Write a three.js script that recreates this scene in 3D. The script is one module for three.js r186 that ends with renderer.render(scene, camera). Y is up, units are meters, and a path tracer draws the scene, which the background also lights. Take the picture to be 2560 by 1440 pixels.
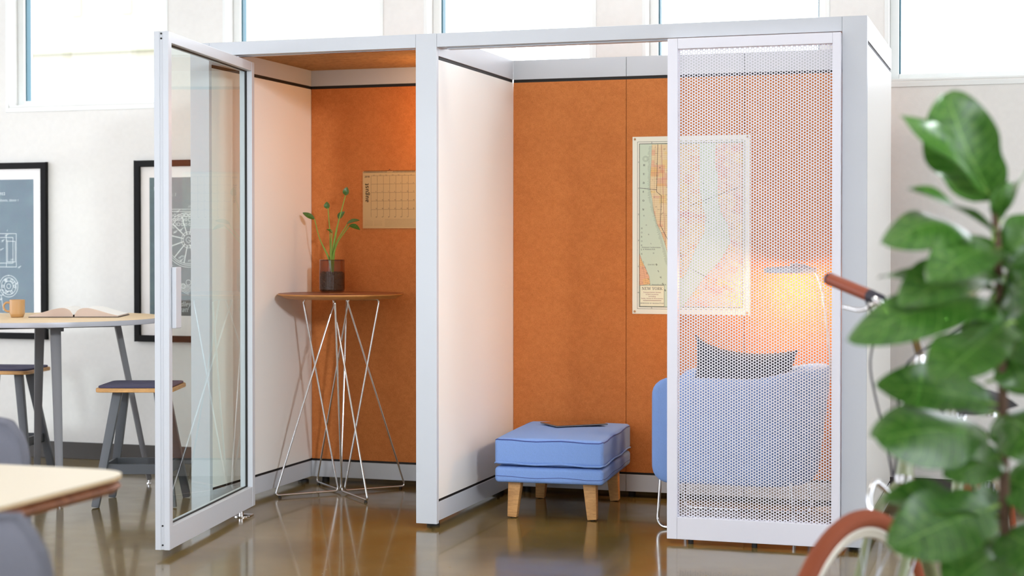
import * as THREE from 'three';
import { RoundedBoxGeometry } from 'three/addons/geometries/RoundedBoxGeometry.js';
import { mergeGeometries, toCreasedNormals } from 'three/addons/utils/BufferGeometryUtils.js';
import { RectAreaLightUniformsLib } from 'three/addons/lights/RectAreaLightUniformsLib.js';

// ---------------------------------------------------------------- camera, sky, exposure
RectAreaLightUniformsLib.init();
const scene = new THREE.Scene();
const camera = new THREE.PerspectiveCamera(20.16, 16 / 9, 0.1, 200);
camera.position.set(2.663, 1.297, 6.902);
camera.rotation.order = 'YXZ';
camera.rotation.set(THREE.MathUtils.degToRad(-0.79), THREE.MathUtils.degToRad(17.7), 0);
camera.setViewOffset(2560, 1440, 0, 55, 2560, 1440);
camera.focus = 7.4;
camera.userData.fStop = 2.4;
const renderer = new THREE.WebGLRenderer();
renderer.toneMapping = THREE.LinearToneMapping;
renderer.toneMappingExposure = 1.02;
renderer.shadowMap.enabled = true;
scene.background = new THREE.Color().setRGB(0.93, 0.98, 1.08);
scene.backgroundIntensity = 5.0;
const CEILING_PANEL = 8.0, SPOT = 140;      // radiance of the ceiling light panels
const FLOOR_LAMP = 1.15, WALL_LAMP = 0.38;

// ---------------------------------------------------------------- helpers
const V = (x, y, z) => new THREE.Vector3(x, y, z);
const PI = Math.PI;
function rng(seed) { let s = seed >>> 0; return () => { s = (s + 0x6d2b79f5) | 0; let t = Math.imul(s ^ (s >>> 15), 1 | s); t = (t + Math.imul(t ^ (t >>> 7), 61 | t)) ^ t; return ((t ^ (t >>> 14)) >>> 0) / 4294967296; }; }
const clamp = THREE.MathUtils.clamp, lerp = THREE.MathUtils.lerp;
// the world point seen at a pixel of the 2560 x 1440 frame, at a depth in metres along the view
function at(u, v, depth) {
  const yaw = THREE.MathUtils.degToRad(17.7), p = THREE.MathUtils.degToRad(-0.79);
  const F = V(-Math.sin(yaw) * Math.cos(p), Math.sin(p), -Math.cos(yaw) * Math.cos(p)), R = V(Math.cos(yaw), 0, -Math.sin(yaw)), U = R.clone().cross(F);
  return V(2.663, 1.297, 6.902).addScaledVector(F, depth).addScaledVector(R, (u - 1280) / 4050 * depth).addScaledVector(U, -(v - 665) / 4050 * depth);
}
const taken = new Map();
function numbered(name) { const n = taken.get(name) ?? 0; taken.set(name, n + 1); return n ? `${name}_${String(n).padStart(3, '0')}` : name; }
function thing(name, label, category, [x, y, z] = [0, 0, 0], turn = 0, group) {
  const o = new THREE.Group(); o.name = numbered(name); o.position.set(x, y, z); o.rotation.y = turn; o.userData = { label, category };
  if (group) o.userData.group = group;
  scene.add(o); return o;
}
function part(name, geo, mat, parent, label) {
  const m = new THREE.Mesh(Array.isArray(geo) ? (geo.length > 1 ? mergeGeometries(geo.map((g) => clean(g))) : geo[0]) : geo, mat);
  m.name = name; m.castShadow = m.receiveShadow = true; if (label) m.userData.label = label;
  parent.add(m); return m;
}
function clean(g) { const n = g.index ? g.toNonIndexed() : g.clone(); for (const k of Object.keys(n.attributes)) if (!['position', 'normal', 'uv'].includes(k)) n.deleteAttribute(k); if (!n.attributes.uv) n.setAttribute('uv', new THREE.BufferAttribute(new Float32Array(n.attributes.position.count * 2), 2)); n.clearGroups(); return n; }
function single(name, geo, mat, label, category, group) { const m = part(numbered(name), geo, mat, scene); m.userData = { label, category }; if (group) m.userData.group = group; return m; }
function struct(name, geo, mat, label, category) { const m = part(name, geo, mat, scene); m.userData = { kind: 'structure', label, category }; return m; }
// box from min to max corners, slightly rounded edges
function box(x0, y0, z0, x1, y1, z1, r = 0.0015) {
  const w = x1 - x0, h = y1 - y0, d = z1 - z0, rr = Math.min(r, w / 2.1, h / 2.1, d / 2.1);
  const g = rr > 0 ? new RoundedBoxGeometry(w, h, d, rr > 0.006 ? 3 : 1, rr) : new THREE.BoxGeometry(w, h, d);
  g.translate((x0 + x1) / 2, (y0 + y1) / 2, (z0 + z1) / 2); return uvBox(g);
}
// texture coordinates in metres, by the way each face points
function uvBox(g, s = 1) {
  const n = g.index ? g.toNonIndexed() : g, p = n.attributes.position, uv = new Float32Array(p.count * 2), a = V(0, 0, 0), b = V(0, 0, 0), c = V(0, 0, 0);
  for (let i = 0; i < p.count; i += 3) {
    a.fromBufferAttribute(p, i); b.fromBufferAttribute(p, i + 1); c.fromBufferAttribute(p, i + 2);
    const m = b.clone().sub(a).cross(c.clone().sub(a)), ax = Math.abs(m.x), ay = Math.abs(m.y), az = Math.abs(m.z);
    for (let k = 0; k < 3; k++) { const q = [a, b, c][k]; const [u, v] = ax >= ay && ax >= az ? [q.z, q.y] : ay >= az ? [q.x, q.z] : [q.x, q.y]; uv[(i + k) * 2] = u * s; uv[(i + k) * 2 + 1] = v * s; }
  }
  n.setAttribute('uv', new THREE.BufferAttribute(uv, 2)); return n;
}
const turned = (g, rx = 0, ry = 0, rz = 0) => { g.rotateX(rx); g.rotateY(ry); g.rotateZ(rz); return g; };
const moved = (g, x, y, z) => { g.translate(x, y, z); return g; };
// straight tapered rod between two points
function rod(a, b, r0, r1 = r0, seg = 10) {
  const d = b.clone().sub(a), L = d.length(), g = new THREE.CylinderGeometry(r1, r0, L, seg, 1);
  g.applyQuaternion(new THREE.Quaternion().setFromUnitVectors(V(0, 1, 0), d.normalize())); const m = a.clone().add(b).multiplyScalar(0.5); g.translate(m.x, m.y, m.z); return g;
}
// bar of rectangular section between two points (w across 'side', t the other way)
function bar(a, b, w0, t0, w1, t1, side = V(1, 0, 0), r = 0.003) {
  const g = new RoundedBoxGeometry(1, 1, 1, 1, 0.04), L = b.clone().sub(a), y = L.clone().normalize(), z = side.clone().cross(y).normalize(), x = y.clone().cross(z), p = g.attributes.position, q = V(0, 0, 0);
  for (let i = 0; i < p.count; i++) {
    const t = p.getY(i) + 0.5, w = lerp(w0, w1, t), d = lerp(t0, t1, t);
    q.copy(a).addScaledVector(L, t).addScaledVector(x, p.getX(i) * w).addScaledVector(z, p.getZ(i) * d); p.setXYZ(i, q.x, q.y, q.z);
  }
  g.computeVertexNormals(); return uvBox(toCreasedNormals(g, 0.6));
}
// polyline with rounded bends as a tube
function bent(points, r, bend = 0.02, closed = false, radial = 8, per = 6) {
  const path = new THREE.CurvePath(), n = points.length, ends = [];
  for (let i = 0; i < n; i++) {
    if (!closed && (i === 0 || i === n - 1)) { ends.push([points[i], points[i]]); continue; }
    const p = points[i], a = points[(i + n - 1) % n].clone().sub(p), b = points[(i + 1) % n].clone().sub(p), k = Math.min(bend, a.length() * 0.45, b.length() * 0.45);
    ends.push([p.clone().addScaledVector(a.normalize(), k), p.clone().addScaledVector(b.normalize(), k)]);
  }
  const pts = [];
  for (let i = 0; i < n; i++) {
    const [a, b] = ends[i];
    if (a === b) { pts.push(a); continue; }
    const c = new THREE.QuadraticBezierCurve3(a, points[i], b); for (let k = 0; k <= per; k++) pts.push(c.getPoint(k / per));
  }
  return tubeThrough(pts, r, closed, radial);
}
function tubeThrough(pts, r, closed = false, radial = 8) {
  const pos = [], nor = [], uv = [], idx = [], n = pts.length, tan = [], T = (i) => tan[i];
  for (let i = 0; i < n; i++) { const a = pts[closed ? (i + n - 1) % n : Math.max(0, i - 1)], b = pts[closed ? (i + 1) % n : Math.min(n - 1, i + 1)]; tan.push(b.clone().sub(a).normalize()); }
  let N = Math.abs(T(0).y) < 0.9 ? V(0, 1, 0) : V(1, 0, 0); N.sub(T(0).clone().multiplyScalar(N.dot(T(0)))).normalize();
  let s = 0; const rings = closed ? n + 1 : n;
  for (let j = 0; j < rings; j++) {
    const i = j % n; if (j) { s += pts[i].distanceTo(pts[(j - 1) % n]); N.sub(T(i).clone().multiplyScalar(N.dot(T(i)))).normalize(); }
    const B = T(i).clone().cross(N), rad = typeof r === 'function' ? r(j / (rings - 1)) : r;
    for (let k = 0; k <= radial; k++) { const a = k / radial * 2 * PI, d = N.clone().multiplyScalar(Math.cos(a)).addScaledVector(B, Math.sin(a)); pos.push(...pts[i].clone().addScaledVector(d, rad).toArray()); nor.push(...d.toArray()); uv.push(k / radial, s); }
  }
  for (let j = 0; j < rings - 1; j++) for (let k = 0; k < radial; k++) { const a = j * (radial + 1) + k, b = a + radial + 1; idx.push(a, a + 1, b, b, a + 1, b + 1); }
  if (!closed) for (const [j, f] of [[0, 1], [rings - 1, -1]]) {
    const c = pos.length / 3, t = T(j).clone().multiplyScalar(-f); pos.push(...pts[j].toArray()); nor.push(...t.toArray()); uv.push(0, 0);
    for (let k = 0; k <= radial; k++) { const o = (j * (radial + 1) + k) * 3; pos.push(pos[o], pos[o + 1], pos[o + 2]); nor.push(...t.toArray()); uv.push(0, 0); }
    for (let k = 0; k < radial; k++) f > 0 ? idx.push(c, c + 2 + k, c + 1 + k) : idx.push(c, c + 1 + k, c + 2 + k);
  }
  const g = new THREE.BufferGeometry(); g.setAttribute('position', new THREE.Float32BufferAttribute(pos, 3)); g.setAttribute('normal', new THREE.Float32BufferAttribute(nor, 3)); g.setAttribute('uv', new THREE.Float32BufferAttribute(uv, 2)); g.setIndex(idx); return g;
}
const smooth = (points, r, radial = 8, n = 24) => tubeThrough(new THREE.CatmullRomCurve3(points).getPoints(n), r, false, radial);
const lathe = (pts, seg = 48) => new THREE.LatheGeometry(pts.map(([x, y]) => new THREE.Vector2(x, y)), seg);
// a grid surface from f(u, v) -> Vector3
function sheet(f, nu, nv, uvf = (u, v) => [u, v], closedU = false) {
  const pos = [], uv = [], idx = [];
  for (let i = 0; i <= nu; i++) for (let j = 0; j <= nv; j++) { pos.push(...f(i / nu, j / nv).toArray()); uv.push(...uvf(i / nu, j / nv)); }
  for (let i = 0; i < nu; i++) for (let j = 0; j < nv; j++) { const a = i * (nv + 1) + j, b = a + nv + 1; idx.push(a, b, a + 1, b, b + 1, a + 1); }
  const g = new THREE.BufferGeometry(); g.setAttribute('position', new THREE.Float32BufferAttribute(pos, 3)); g.setAttribute('uv', new THREE.Float32BufferAttribute(uv, 2)); g.setIndex(idx); g.computeVertexNormals(); return g;
}
// pillow-like block: rounded box whose top and bottom swell
function cushion(w, h, d, r, swell, seg = 10) {
  const g = new RoundedBoxGeometry(w, h, d, 4, r), n = subdivided(w, h, d, r, seg), p = n.attributes.position;
  for (let i = 0; i < p.count; i++) { const x = p.getX(i) / (w / 2), z = p.getZ(i) / (d / 2), y = p.getY(i) / (h / 2), k = Math.max(0, 1 - x * x) * Math.max(0, 1 - z * z); p.setY(i, p.getY(i) + Math.sign(y) * Math.min(1, Math.abs(y) * 1.2) * swell * Math.pow(k, 0.6)); }
  n.computeVertexNormals(); g.dispose(); return n;
}
function subdivided(w, h, d, r, seg) {          // rounded box with an even grid on its faces
  const g = new THREE.BoxGeometry(w, h, d, seg, Math.max(8, seg >> 1), seg), p = g.attributes.position, q = V(0, 0, 0), c = V(0, 0, 0);
  for (let i = 0; i < p.count; i++) {
    q.fromBufferAttribute(p, i);
    // pull the outer grid lines onto the rounding
    const snap = (t, h2, n) => { const a = Math.abs(t) / h2, k0 = Math.max(0.2, 1 - 6 / n); return Math.sign(t) * (a <= k0 ? a / k0 * (h2 - r) : h2 - r + (a - k0) / (1 - k0) * r); };
    q.set(snap(q.x, w / 2, seg), snap(q.y, h / 2, Math.max(8, seg >> 1)), snap(q.z, d / 2, seg));
    c.set(clamp(q.x, -w / 2 + r, w / 2 - r), clamp(q.y, -h / 2 + r, h / 2 - r), clamp(q.z, -d / 2 + r, d / 2 - r));
    const k = q.clone().sub(c); if (k.lengthSq() > 1e-10) { k.normalize().multiplyScalar(r); q.copy(c).add(k); }
    p.setXYZ(i, q.x, q.y, q.z);
  }
  // weld by position so that normals are smooth across the former box edges
  const key = new Map(), pos = [], map = [];
  for (let i = 0; i < p.count; i++) { const k = [p.getX(i), p.getY(i), p.getZ(i)].map((t) => Math.round(t * 1e5)).join(); if (!key.has(k)) { key.set(k, pos.length / 3); pos.push(p.getX(i), p.getY(i), p.getZ(i)); } map.push(key.get(k)); }
  const n = new THREE.BufferGeometry(); n.setAttribute('position', new THREE.Float32BufferAttribute(pos, 3)); n.setIndex([...g.index.array].map((i) => map[i])); n.computeVertexNormals(); return n;
}
function withUv(g, s = 1) { // box-projected metres but with smooth normals kept
  const n = g.index ? g.toNonIndexed() : g; const nor = n.attributes.normal.clone(); const u = uvBox(n, s); u.setAttribute('normal', nor); return u;
}

// ---------------------------------------------------------------- textures
function noiseGrid(n, seed) { const r = rng(seed), a = new Float32Array(n * n); for (let i = 0; i < a.length; i++) a[i] = r(); return (x, y) => { const xi = Math.floor(x), yi = Math.floor(y), fx = x - xi, fy = y - yi, sx = fx * fx * (3 - 2 * fx), sy = fy * fy * (3 - 2 * fy), w = (i, j) => a[(((j % n) + n) % n) * n + (((i % n) + n) % n)]; return lerp(lerp(w(xi, yi), w(xi + 1, yi), sx), lerp(w(xi, yi + 1), w(xi + 1, yi + 1), sx), sy); }; }
function dataTex(n, f, srgb = true, h = n) {
  const d = new Uint8Array(n * h * 4); for (let y = 0; y < h; y++) for (let x = 0; x < n; x++) { const c = f(x / n, y / h, x, y), o = (y * n + x) * 4; d[o] = clamp(c[0], 0, 255); d[o + 1] = clamp(c[1], 0, 255); d[o + 2] = clamp(c[2], 0, 255); d[o + 3] = 255; }
  const t = new THREE.DataTexture(d, n, h); t.wrapS = t.wrapT = THREE.RepeatWrapping; t.magFilter = THREE.LinearFilter; t.minFilter = THREE.LinearFilter; if (srgb) t.colorSpace = THREE.SRGBColorSpace; t.needsUpdate = true; return t;
}
function rep(t, x, y = x) { const c = t.clone(); c.repeat.set(x, y); return c; }
function canvasTex(w, h, draw) { const c = document.createElement('canvas'); c.width = w; c.height = h; draw(c.getContext('2d'), w, h); const t = new THREE.CanvasTexture(c); t.colorSpace = THREE.SRGBColorSpace; t.magFilter = THREE.LinearFilter; return t; }
const std = (o) => new THREE.MeshStandardMaterial(o), phy = (o) => new THREE.MeshPhysicalMaterial(o);
const lin = (r, g, b) => new THREE.Color().setRGB(r, g, b);

const n8 = noiseGrid(8, 3), n16 = noiseGrid(16, 5), n32 = noiseGrid(32, 7), n64 = noiseGrid(64, 11), n128 = noiseGrid(128, 13), n256 = noiseGrid(256, 17);
const cork = (() => { // 0.5 m tile of fine pressed cork
  const r = rng(21), N = 1024, spec = new Float32Array(N * N);
  for (let i = 0; i < 15000; i++) { const x = r() * N, y = r() * N, s = 0.8 + r() * 2.2, e = 0.5 + r() * 0.8, a = r() * PI, d = (r() < 0.62 ? -1 : 0.9) * (0.3 + r() * 0.7), k = Math.ceil(s * 1.6);
    for (let j = -k; j <= k; j++) for (let q = -k; q <= k; q++) { const u = (q * Math.cos(a) + j * Math.sin(a)) / s, v = (-q * Math.sin(a) + j * Math.cos(a)) / (s * e), f = 1 - (u * u + v * v); if (f > 0) spec[((Math.floor(y) + j + N) % N) * N + ((Math.floor(x) + q + N) % N)] += d * Math.min(1, f * 1.6); } }
  return dataTex(N, (u, v, x, y) => { const s = clamp(spec[y * N + x], -1.4, 1.4) * 19 + (n256(u * 256, v * 256) - 0.5) * 16 + (n32(u * 32, v * 32) - 0.5) * 9 + (n8(u * 8, v * 8) - 0.5) * 5; return [199 + s * 1.1, 119 + s, 59 + s * 0.8]; });
})();
const concreteMap = dataTex(1024, (u, v) => {
  const a = n8(u * 8, v * 8) * 0.5 + n16(u * 16 + 3, v * 16) * 0.3 + n32(u * 32, v * 32) * 0.2, b = n64(u * 64, v * 64) * 0.6 + n256(u * 256, v * 256) * 0.4, c = Math.pow(clamp((n128(u * 128, v * 128) - 0.86) * 7, 0, 1), 2), s = (a - 0.5) * 46 + (b - 0.5) * 14 + c * 40;
  return [115 + s, 95 + s * 0.92, 50 + s * 0.75];
});
const concreteRough = dataTex(512, (u, v) => { const a = n8(u * 8 + 2, v * 8) * 0.6 + n32(u * 32, v * 32) * 0.4, k = 24 + a * 34; return [k, k, k]; }, false);
const felt = dataTex(512, (u, v) => { const s = (n256(u * 40, v * 256) - 0.5) * 46 + (n128(u * 20, v * 128) - 0.5) * 40 + (n64(u * 64, v * 64) - 0.5) * 14; return [156 + s, 116 + s * 0.9, 72 + s * 0.7]; });
const weave = dataTex(256, (u, v, x, y) => { const k = ((x >> 1) + (y >> 1)) % 2 ? 10 : -8, s = k + (n128(u * 128, v * 128) - 0.5) * 60 + (n16(u * 16, v * 16) - 0.5) * 8; return [236 + s, 236 + s, 236 + s]; });
const weaveBump = dataTex(256, (u, v, x, y) => { const k = ((x >> 1) + (y >> 1)) % 2 ? 160 : 90, s = k + (n128(u * 128, v * 128) - 0.5) * 120; return [s, s, s]; }, false);
function woodTex(seed, base, spread, rings) { const g1 = noiseGrid(64, seed), g2 = noiseGrid(256, seed + 1); return dataTex(512, (u, v) => { const warp = g1(u * 2, v * 8) * 1.4, s = Math.sin((v * rings + warp) * 2 * PI) * 0.35 + (g2(u * 6, v * 128) - 0.5) * 1.2 + (g2(u * 32, v * 256) - 0.5) * 0.6; return base.map((b, i) => b + s * spread[i]); }); }
const oakTex = woodTex(31, [201, 150, 92], [20, 18, 15], 5), walnutTex = woodTex(41, [140, 88, 58], [20, 16, 12], 6), mapleTex = woodTex(51, [226, 196, 150], [10, 11, 11], 4);
const paintMap = dataTex(256, (u, v) => { const s = (n64(u * 64, v * 64) - 0.5) * 3 + (n8(u * 8, v * 8) - 0.5) * 3; return [235 + s, 234 + s, 230 + s]; });
const paintBump = dataTex(256, (u, v) => { const s = 128 + (n128(u * 128, v * 128) - 0.5) * 90; return [s, s, s]; }, false);

// ---------------------------------------------------------------- materials
const M = {
  wall: std({ map: rep(paintMap, 0.8), bumpMap: rep(paintBump, 2), bumpScale: 0.0004, roughness: 0.75 }),
  ceiling: std({ color: 0xf1efea, roughness: 0.9 }),
  floor: phy({ map: rep(concreteMap, 0.4), roughnessMap: rep(concreteRough, 0.5), roughness: 1, specularIntensity: 0.65, clearcoat: 0.2, clearcoatRoughness: 0.05, ior: 1.5 }),
  baseboard: std({ color: 0x4b4744, roughness: 0.5 }),
  vinyl: std({ color: 0xeef1ef, roughness: 0.4 }), gasket: std({ color: 0x3f6b78, roughness: 0.5 }),
  pane: phy({ color: 0xffffff, transmission: 1, roughness: 0, thickness: 0, ior: 1.5 }),
  doorPane: phy({ color: 0xeef6f2, transmission: 1, roughness: 0, thickness: 0, ior: 1.5 }),
  frame: std({ color: 0xc6cad0, roughness: 0.34, metalness: 0.0 }),
  screen: std({ color: 0xe8e8f1, roughness: 0.45 }),
  panel: std({ color: 0xf1efea, roughness: 0.42 }),
  black: std({ color: 0x14110f, roughness: 0.6 }),
  cork: std({ map: rep(cork, 2), bumpMap: rep(cork, 2), bumpScale: 0.0004, roughness: 0.9 }),
  corkCeiling: std({ map: rep(felt, 2, 2), roughness: 0.95 }),
  chrome: std({ color: 0xe4e4e6, roughness: 0.07, metalness: 1 }), steel: std({ color: 0xb9bcc2, roughness: 0.3, metalness: 1 }),
  blue: std({ map: rep(weave, 22), bumpMap: rep(weaveBump, 22), bumpScale: 0.0004, roughness: 0.95, color: 0x8fb4f6 }),
  blueSeam: std({ color: 0x4a5a9a, roughness: 0.95 }),
  navy: std({ map: rep(weave, 20), roughness: 0.95, color: 0x191a2c }),
  oak: std({ map: rep(oakTex, 4, 1.2), roughness: 0.5 }), walnut: std({ map: rep(walnutTex, 1.5), roughness: 0.42 }), maple: std({ map: rep(mapleTex, 1.4), roughness: 0.45 }), plyEdge: std({ map: rep(oakTex, 3, 14), roughness: 0.5, color: 0xffe9c8 }),
  darkGlass: phy({ color: 0x2b2320, roughness: 0.08, clearcoat: 1, clearcoatRoughness: 0.03 }), slate: std({ color: 0x6d7076, roughness: 0.35, metalness: 0.6 }),
  greyMetal: std({ color: 0x6c6b6e, roughness: 0.45 }), stoolMetal: std({ color: 0x55575c, roughness: 0.42 }), darkMetal: std({ color: 0x43454a, roughness: 0.42 }), padGrey: std({ map: rep(weave, 20), color: 0x4c4862, roughness: 0.95 }),
  silver: std({ color: 0xb4b4bc, roughness: 0.4, metalness: 0.3 }),
  ceramic: phy({ color: 0xb98d58, roughness: 0.4, clearcoat: 0.3, clearcoatRoughness: 0.2 }),
  paper: std({ color: 0xf3efe8, roughness: 0.9 }), pageEdge: std({ color: 0xcdb8ab, roughness: 0.95 }), bookCover: std({ color: 0x4a4340, roughness: 0.7 }),
  pictureFrame: phy({ color: 0x0d0c0c, roughness: 0.55, specularIntensity: 0.35 }), mat: std({ color: 0xf2eeea, roughness: 0.9 }),
  fabricGrey: std({ map: rep(weave, 16), bumpMap: rep(weaveBump, 16), bumpScale: 0.0004, color: 0x888a97, roughness: 0.95 }),
  laminate: std({ color: 0xe9dcc0, roughness: 0.4 }),
  olive: phy({ color: 0x7d8560, roughness: 0.35, clearcoat: 0.6, clearcoatRoughness: 0.1 }), tyre: std({ color: 0x8c4424, roughness: 0.8 }), rim: std({ color: 0xe5dfd0, roughness: 0.25, metalness: 0.35 }), leather: std({ color: 0x8a3f24, roughness: 0.5 }), rubber: std({ color: 0x2a2733, roughness: 0.6 }),
  stem: std({ color: 0x7da040, roughness: 0.55 }), trunk: std({ color: 0x5a4334, roughness: 0.9 }), soil: std({ color: 0x55402f, roughness: 1 }), terracotta: std({ color: 0xd9d5cc, roughness: 0.7 }),
  brickPale: std({ color: 0xada896, roughness: 0.9 }), stonePale: std({ color: 0x9a9a86, roughness: 0.9 }), roofPale: std({ color: 0xd9d8d0, roughness: 0.9 }), outGlass: std({ color: 0x8a938c, roughness: 0.15 }), asphalt: std({ color: 0xb9b8b2, roughness: 0.95 }),
};
function leafMat(body, vein, seed) {
  const nn = noiseGrid(32, seed), t = canvasTex(256, 512, (c, w, h) => {
    c.fillStyle = body; c.fillRect(0, 0, w, h);
    const r = rng(seed); for (let i = 0; i < 900; i++) { c.fillStyle = r() < 0.5 ? 'rgba(255,255,160,0.05)' : 'rgba(0,30,0,0.07)'; c.beginPath(); c.arc(r() * w, r() * h, 2 + r() * 12, 0, 7); c.fill(); }
    c.strokeStyle = vein; c.lineWidth = 7; c.beginPath(); c.moveTo(w / 2, 0); c.lineTo(w / 2, h); c.stroke();
    c.lineWidth = 3; for (let i = 0; i < 9; i++) for (const s of [-1, 1]) { const y = 30 + i * 54; c.beginPath(); c.moveTo(w / 2, h - y); c.quadraticCurveTo(w / 2 + s * 70, h - y - 22, w / 2 + s * 128, h - y - 66); c.stroke(); }
  });
  return phy({ map: t, roughness: 0.33, clearcoat: 0.4, clearcoatRoughness: 0.25, transmission: 0.2, thickness: 0, side: THREE.DoubleSide });
}
const seedLeaf = leafMat('#3d6b22', '#5d8a3c', 60), figLeaf = leafMat('#38681f', '#6c9845', 61);

// ---------------------------------------------------------------- the room
const WX0 = -7, WX1 = 7.2, ZB = -1.6, ZF = 10.5, H = 4.0, T = 0.25;
struct('floor', box(WX0 - T, -0.2, ZB - T, WX1 + T, 0, ZF + T, 0), M.floor, 'polished brown concrete floor of the office', 'floor');
struct('ceiling', box(WX0 - T, H, ZB - T, WX1 + T, H + 0.2, ZF + T, 0), M.ceiling, 'white office ceiling above the booth', 'ceiling');
// a wall along x (or z) with rectangular openings: openings = [a0, a1, y0, y1]
function wallWith(openings, a0, a1, make) {
  const g = []; let a = a0; for (const [o0, o1, y0, y1] of openings) { g.push(make(a, o0, 0, H)); if (y0 > 0) g.push(make(o0, o1, 0, y0)); g.push(make(o0, o1, y1, H)); a = o1; } g.push(make(a, a1, 0, H)); return g;
}
const SILL = 2.128, HEAD = 3.45;
const backWindows = [[-4.52, -3.5], [-3.274, -2.2], [-1.799, -0.832], [-0.548, 0.409], [0.703, 1.655], [1.973, 2.93], [3.2, 4.16]];
struct('wall_back', wallWith(backWindows.map(([a, b]) => [a, b, SILL, HEAD]), WX0 - T, WX1 + T, (a, b, y0, y1) => box(a, y0, ZB - T, b, y1, ZB, 0)), M.wall, 'off-white painted wall with a row of high windows', 'wall');
const rightWindows = [[0.8, 2.8], [3.7, 6.8]];
struct('wall_right', wallWith(rightWindows.map(([a, b]) => [a, b, 0.15, 3.75]), ZB, ZF + T, (a, b, y0, y1) => box(WX1, y0, a, WX1 + T, y1, b, 0)), M.wall, 'off-white painted wall on the right of the room', 'wall');
const frontWindows = [[-6.4, -3.8], [-2.4, 1.4]];
const leftWindows = [[-0.4, 2.6], [3.2, 6.2], [6.8, 9.8]];
struct('wall_front', wallWith(frontWindows.map(([a, b]) => [a, b, 0.15, 3.75]), WX0 - T, WX1 + T, (a, b, y0, y1) => box(a, y0, ZF, b, y1, ZF + T, 0)), M.wall, 'off-white painted wall behind the viewer', 'wall');
struct('wall_left', wallWith(leftWindows.map(([a, b]) => [a, b, 0.5, 3.6]), ZB, ZF, (a, b, y0, y1) => box(WX0 - T, y0, a, WX0, y1, b, 0)), M.wall, 'off-white painted wall on the left of the room', 'wall');
struct('baseboard_back', box(WX0, 0, ZB, WX1, 0.1, ZB + 0.012, 0.002), M.baseboard, 'dark grey rubber baseboard along the window wall', 'baseboard');
let wn = 0;
// window set in an opening: local x across, y up, z towards the room
function windowUnit(w, h, pos, turn, mullion) {
  const g = new THREE.Group(); g.name = `window_${++wn}`; g.userData = { kind: 'structure', label: 'white framed window of the office', category: 'window' }; g.position.set(...pos); g.rotation.y = turn; scene.add(g);
  const f = 0.045, z0 = -0.17, z1 = -0.09;
  part('frame', [box(0, 0, z0, f, h, z1, 0.004), box(w - f, 0, z0, w, h, z1, 0.004), box(f, 0, z0, w - f, f, z1, 0.004), box(f, h - f, z0, w - f, h, z1, 0.004), ...(mullion ? [box(w / 2 - 0.03, f, z0, w / 2 + 0.03, h - f, z1, 0.004)] : [])], M.vinyl, g);
  const k = 0.008; part('gasket', box(f, f, z0 + 0.015, f + k, h - f, z1 - 0.02, 0), M.gasket, g); part('gasket', box(w - f - k, f, z0 + 0.015, w - f, h - f, z1 - 0.03, 0), M.gasket, g);
  part('pane', moved(new THREE.PlaneGeometry(w - 2 * f, h - 2 * f), w / 2, h / 2, -0.13), M.pane, g);
  return g;
}
for (const [a, b] of backWindows) {
  const g = windowUnit(b - a, HEAD - SILL, [a, SILL, ZB], 0);
  const w = b - a; part('sill', [box(-0.02, -0.03, 0.0005, w + 0.02, -0.006, 0.006, 0.001), box(0.001, 0.0005, -0.09, w - 0.001, 0.012, -0.001, 0.002)], M.vinyl, g);
  part('casing', [box(-0.02, -0.006, 0.0005, -0.002, HEAD - SILL, 0.005, 0.001), box(w + 0.002, -0.006, 0.0005, w + 0.02, HEAD - SILL, 0.005, 0.001)], M.vinyl, g);
}
for (const [a, b] of rightWindows) windowUnit(b - a, 3.6, [WX1, 0.15, a], -PI / 2, true);
for (const [a, b] of leftWindows) windowUnit(b - a, 3.1, [WX0, 0.5, b], PI / 2, true);
for (const [a, b] of frontWindows) windowUnit(b - a, 3.6, [b, 0.15, ZF], PI, true);

// ceiling light panels of the office (out of the picture, above the open floor)
for (const [x, z] of [[0.9, 0.3], [0.9, 4.6]]) {
  const p = thing('ceiling_light', z < 1 ? 'flat light panel under the ceiling above the open bay of the booth' : 'flat light panel under the ceiling over the open floor before the booth', 'ceiling light', [x, H - 0.12, z], 0, 'ceiling light panels');
  part('housing', [box(-0.62, 0.0, -0.32, 0.62, 0.05, 0.32, 0.004), rod(V(-0.4, 0.05, 0), V(-0.4, 0.12, 0), 0.004), rod(V(0.4, 0.05, 0), V(0.4, 0.12, 0), 0.004)], M.vinyl, p);
  part('diffuser', box(-0.6, -0.004, -0.3, 0.6, -0.0005, 0.3, 0), std({ color: 0xffffff, emissive: lin(1, 0.96, 0.9), emissiveIntensity: 1.5 }), p);
  const l = new THREE.RectAreaLight(lin(1, 0.96, 0.9), CEILING_PANEL, 1.2, 0.6); l.position.set(0, -0.008, 0); l.rotation.x = -PI / 2; p.add(l);
}

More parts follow.
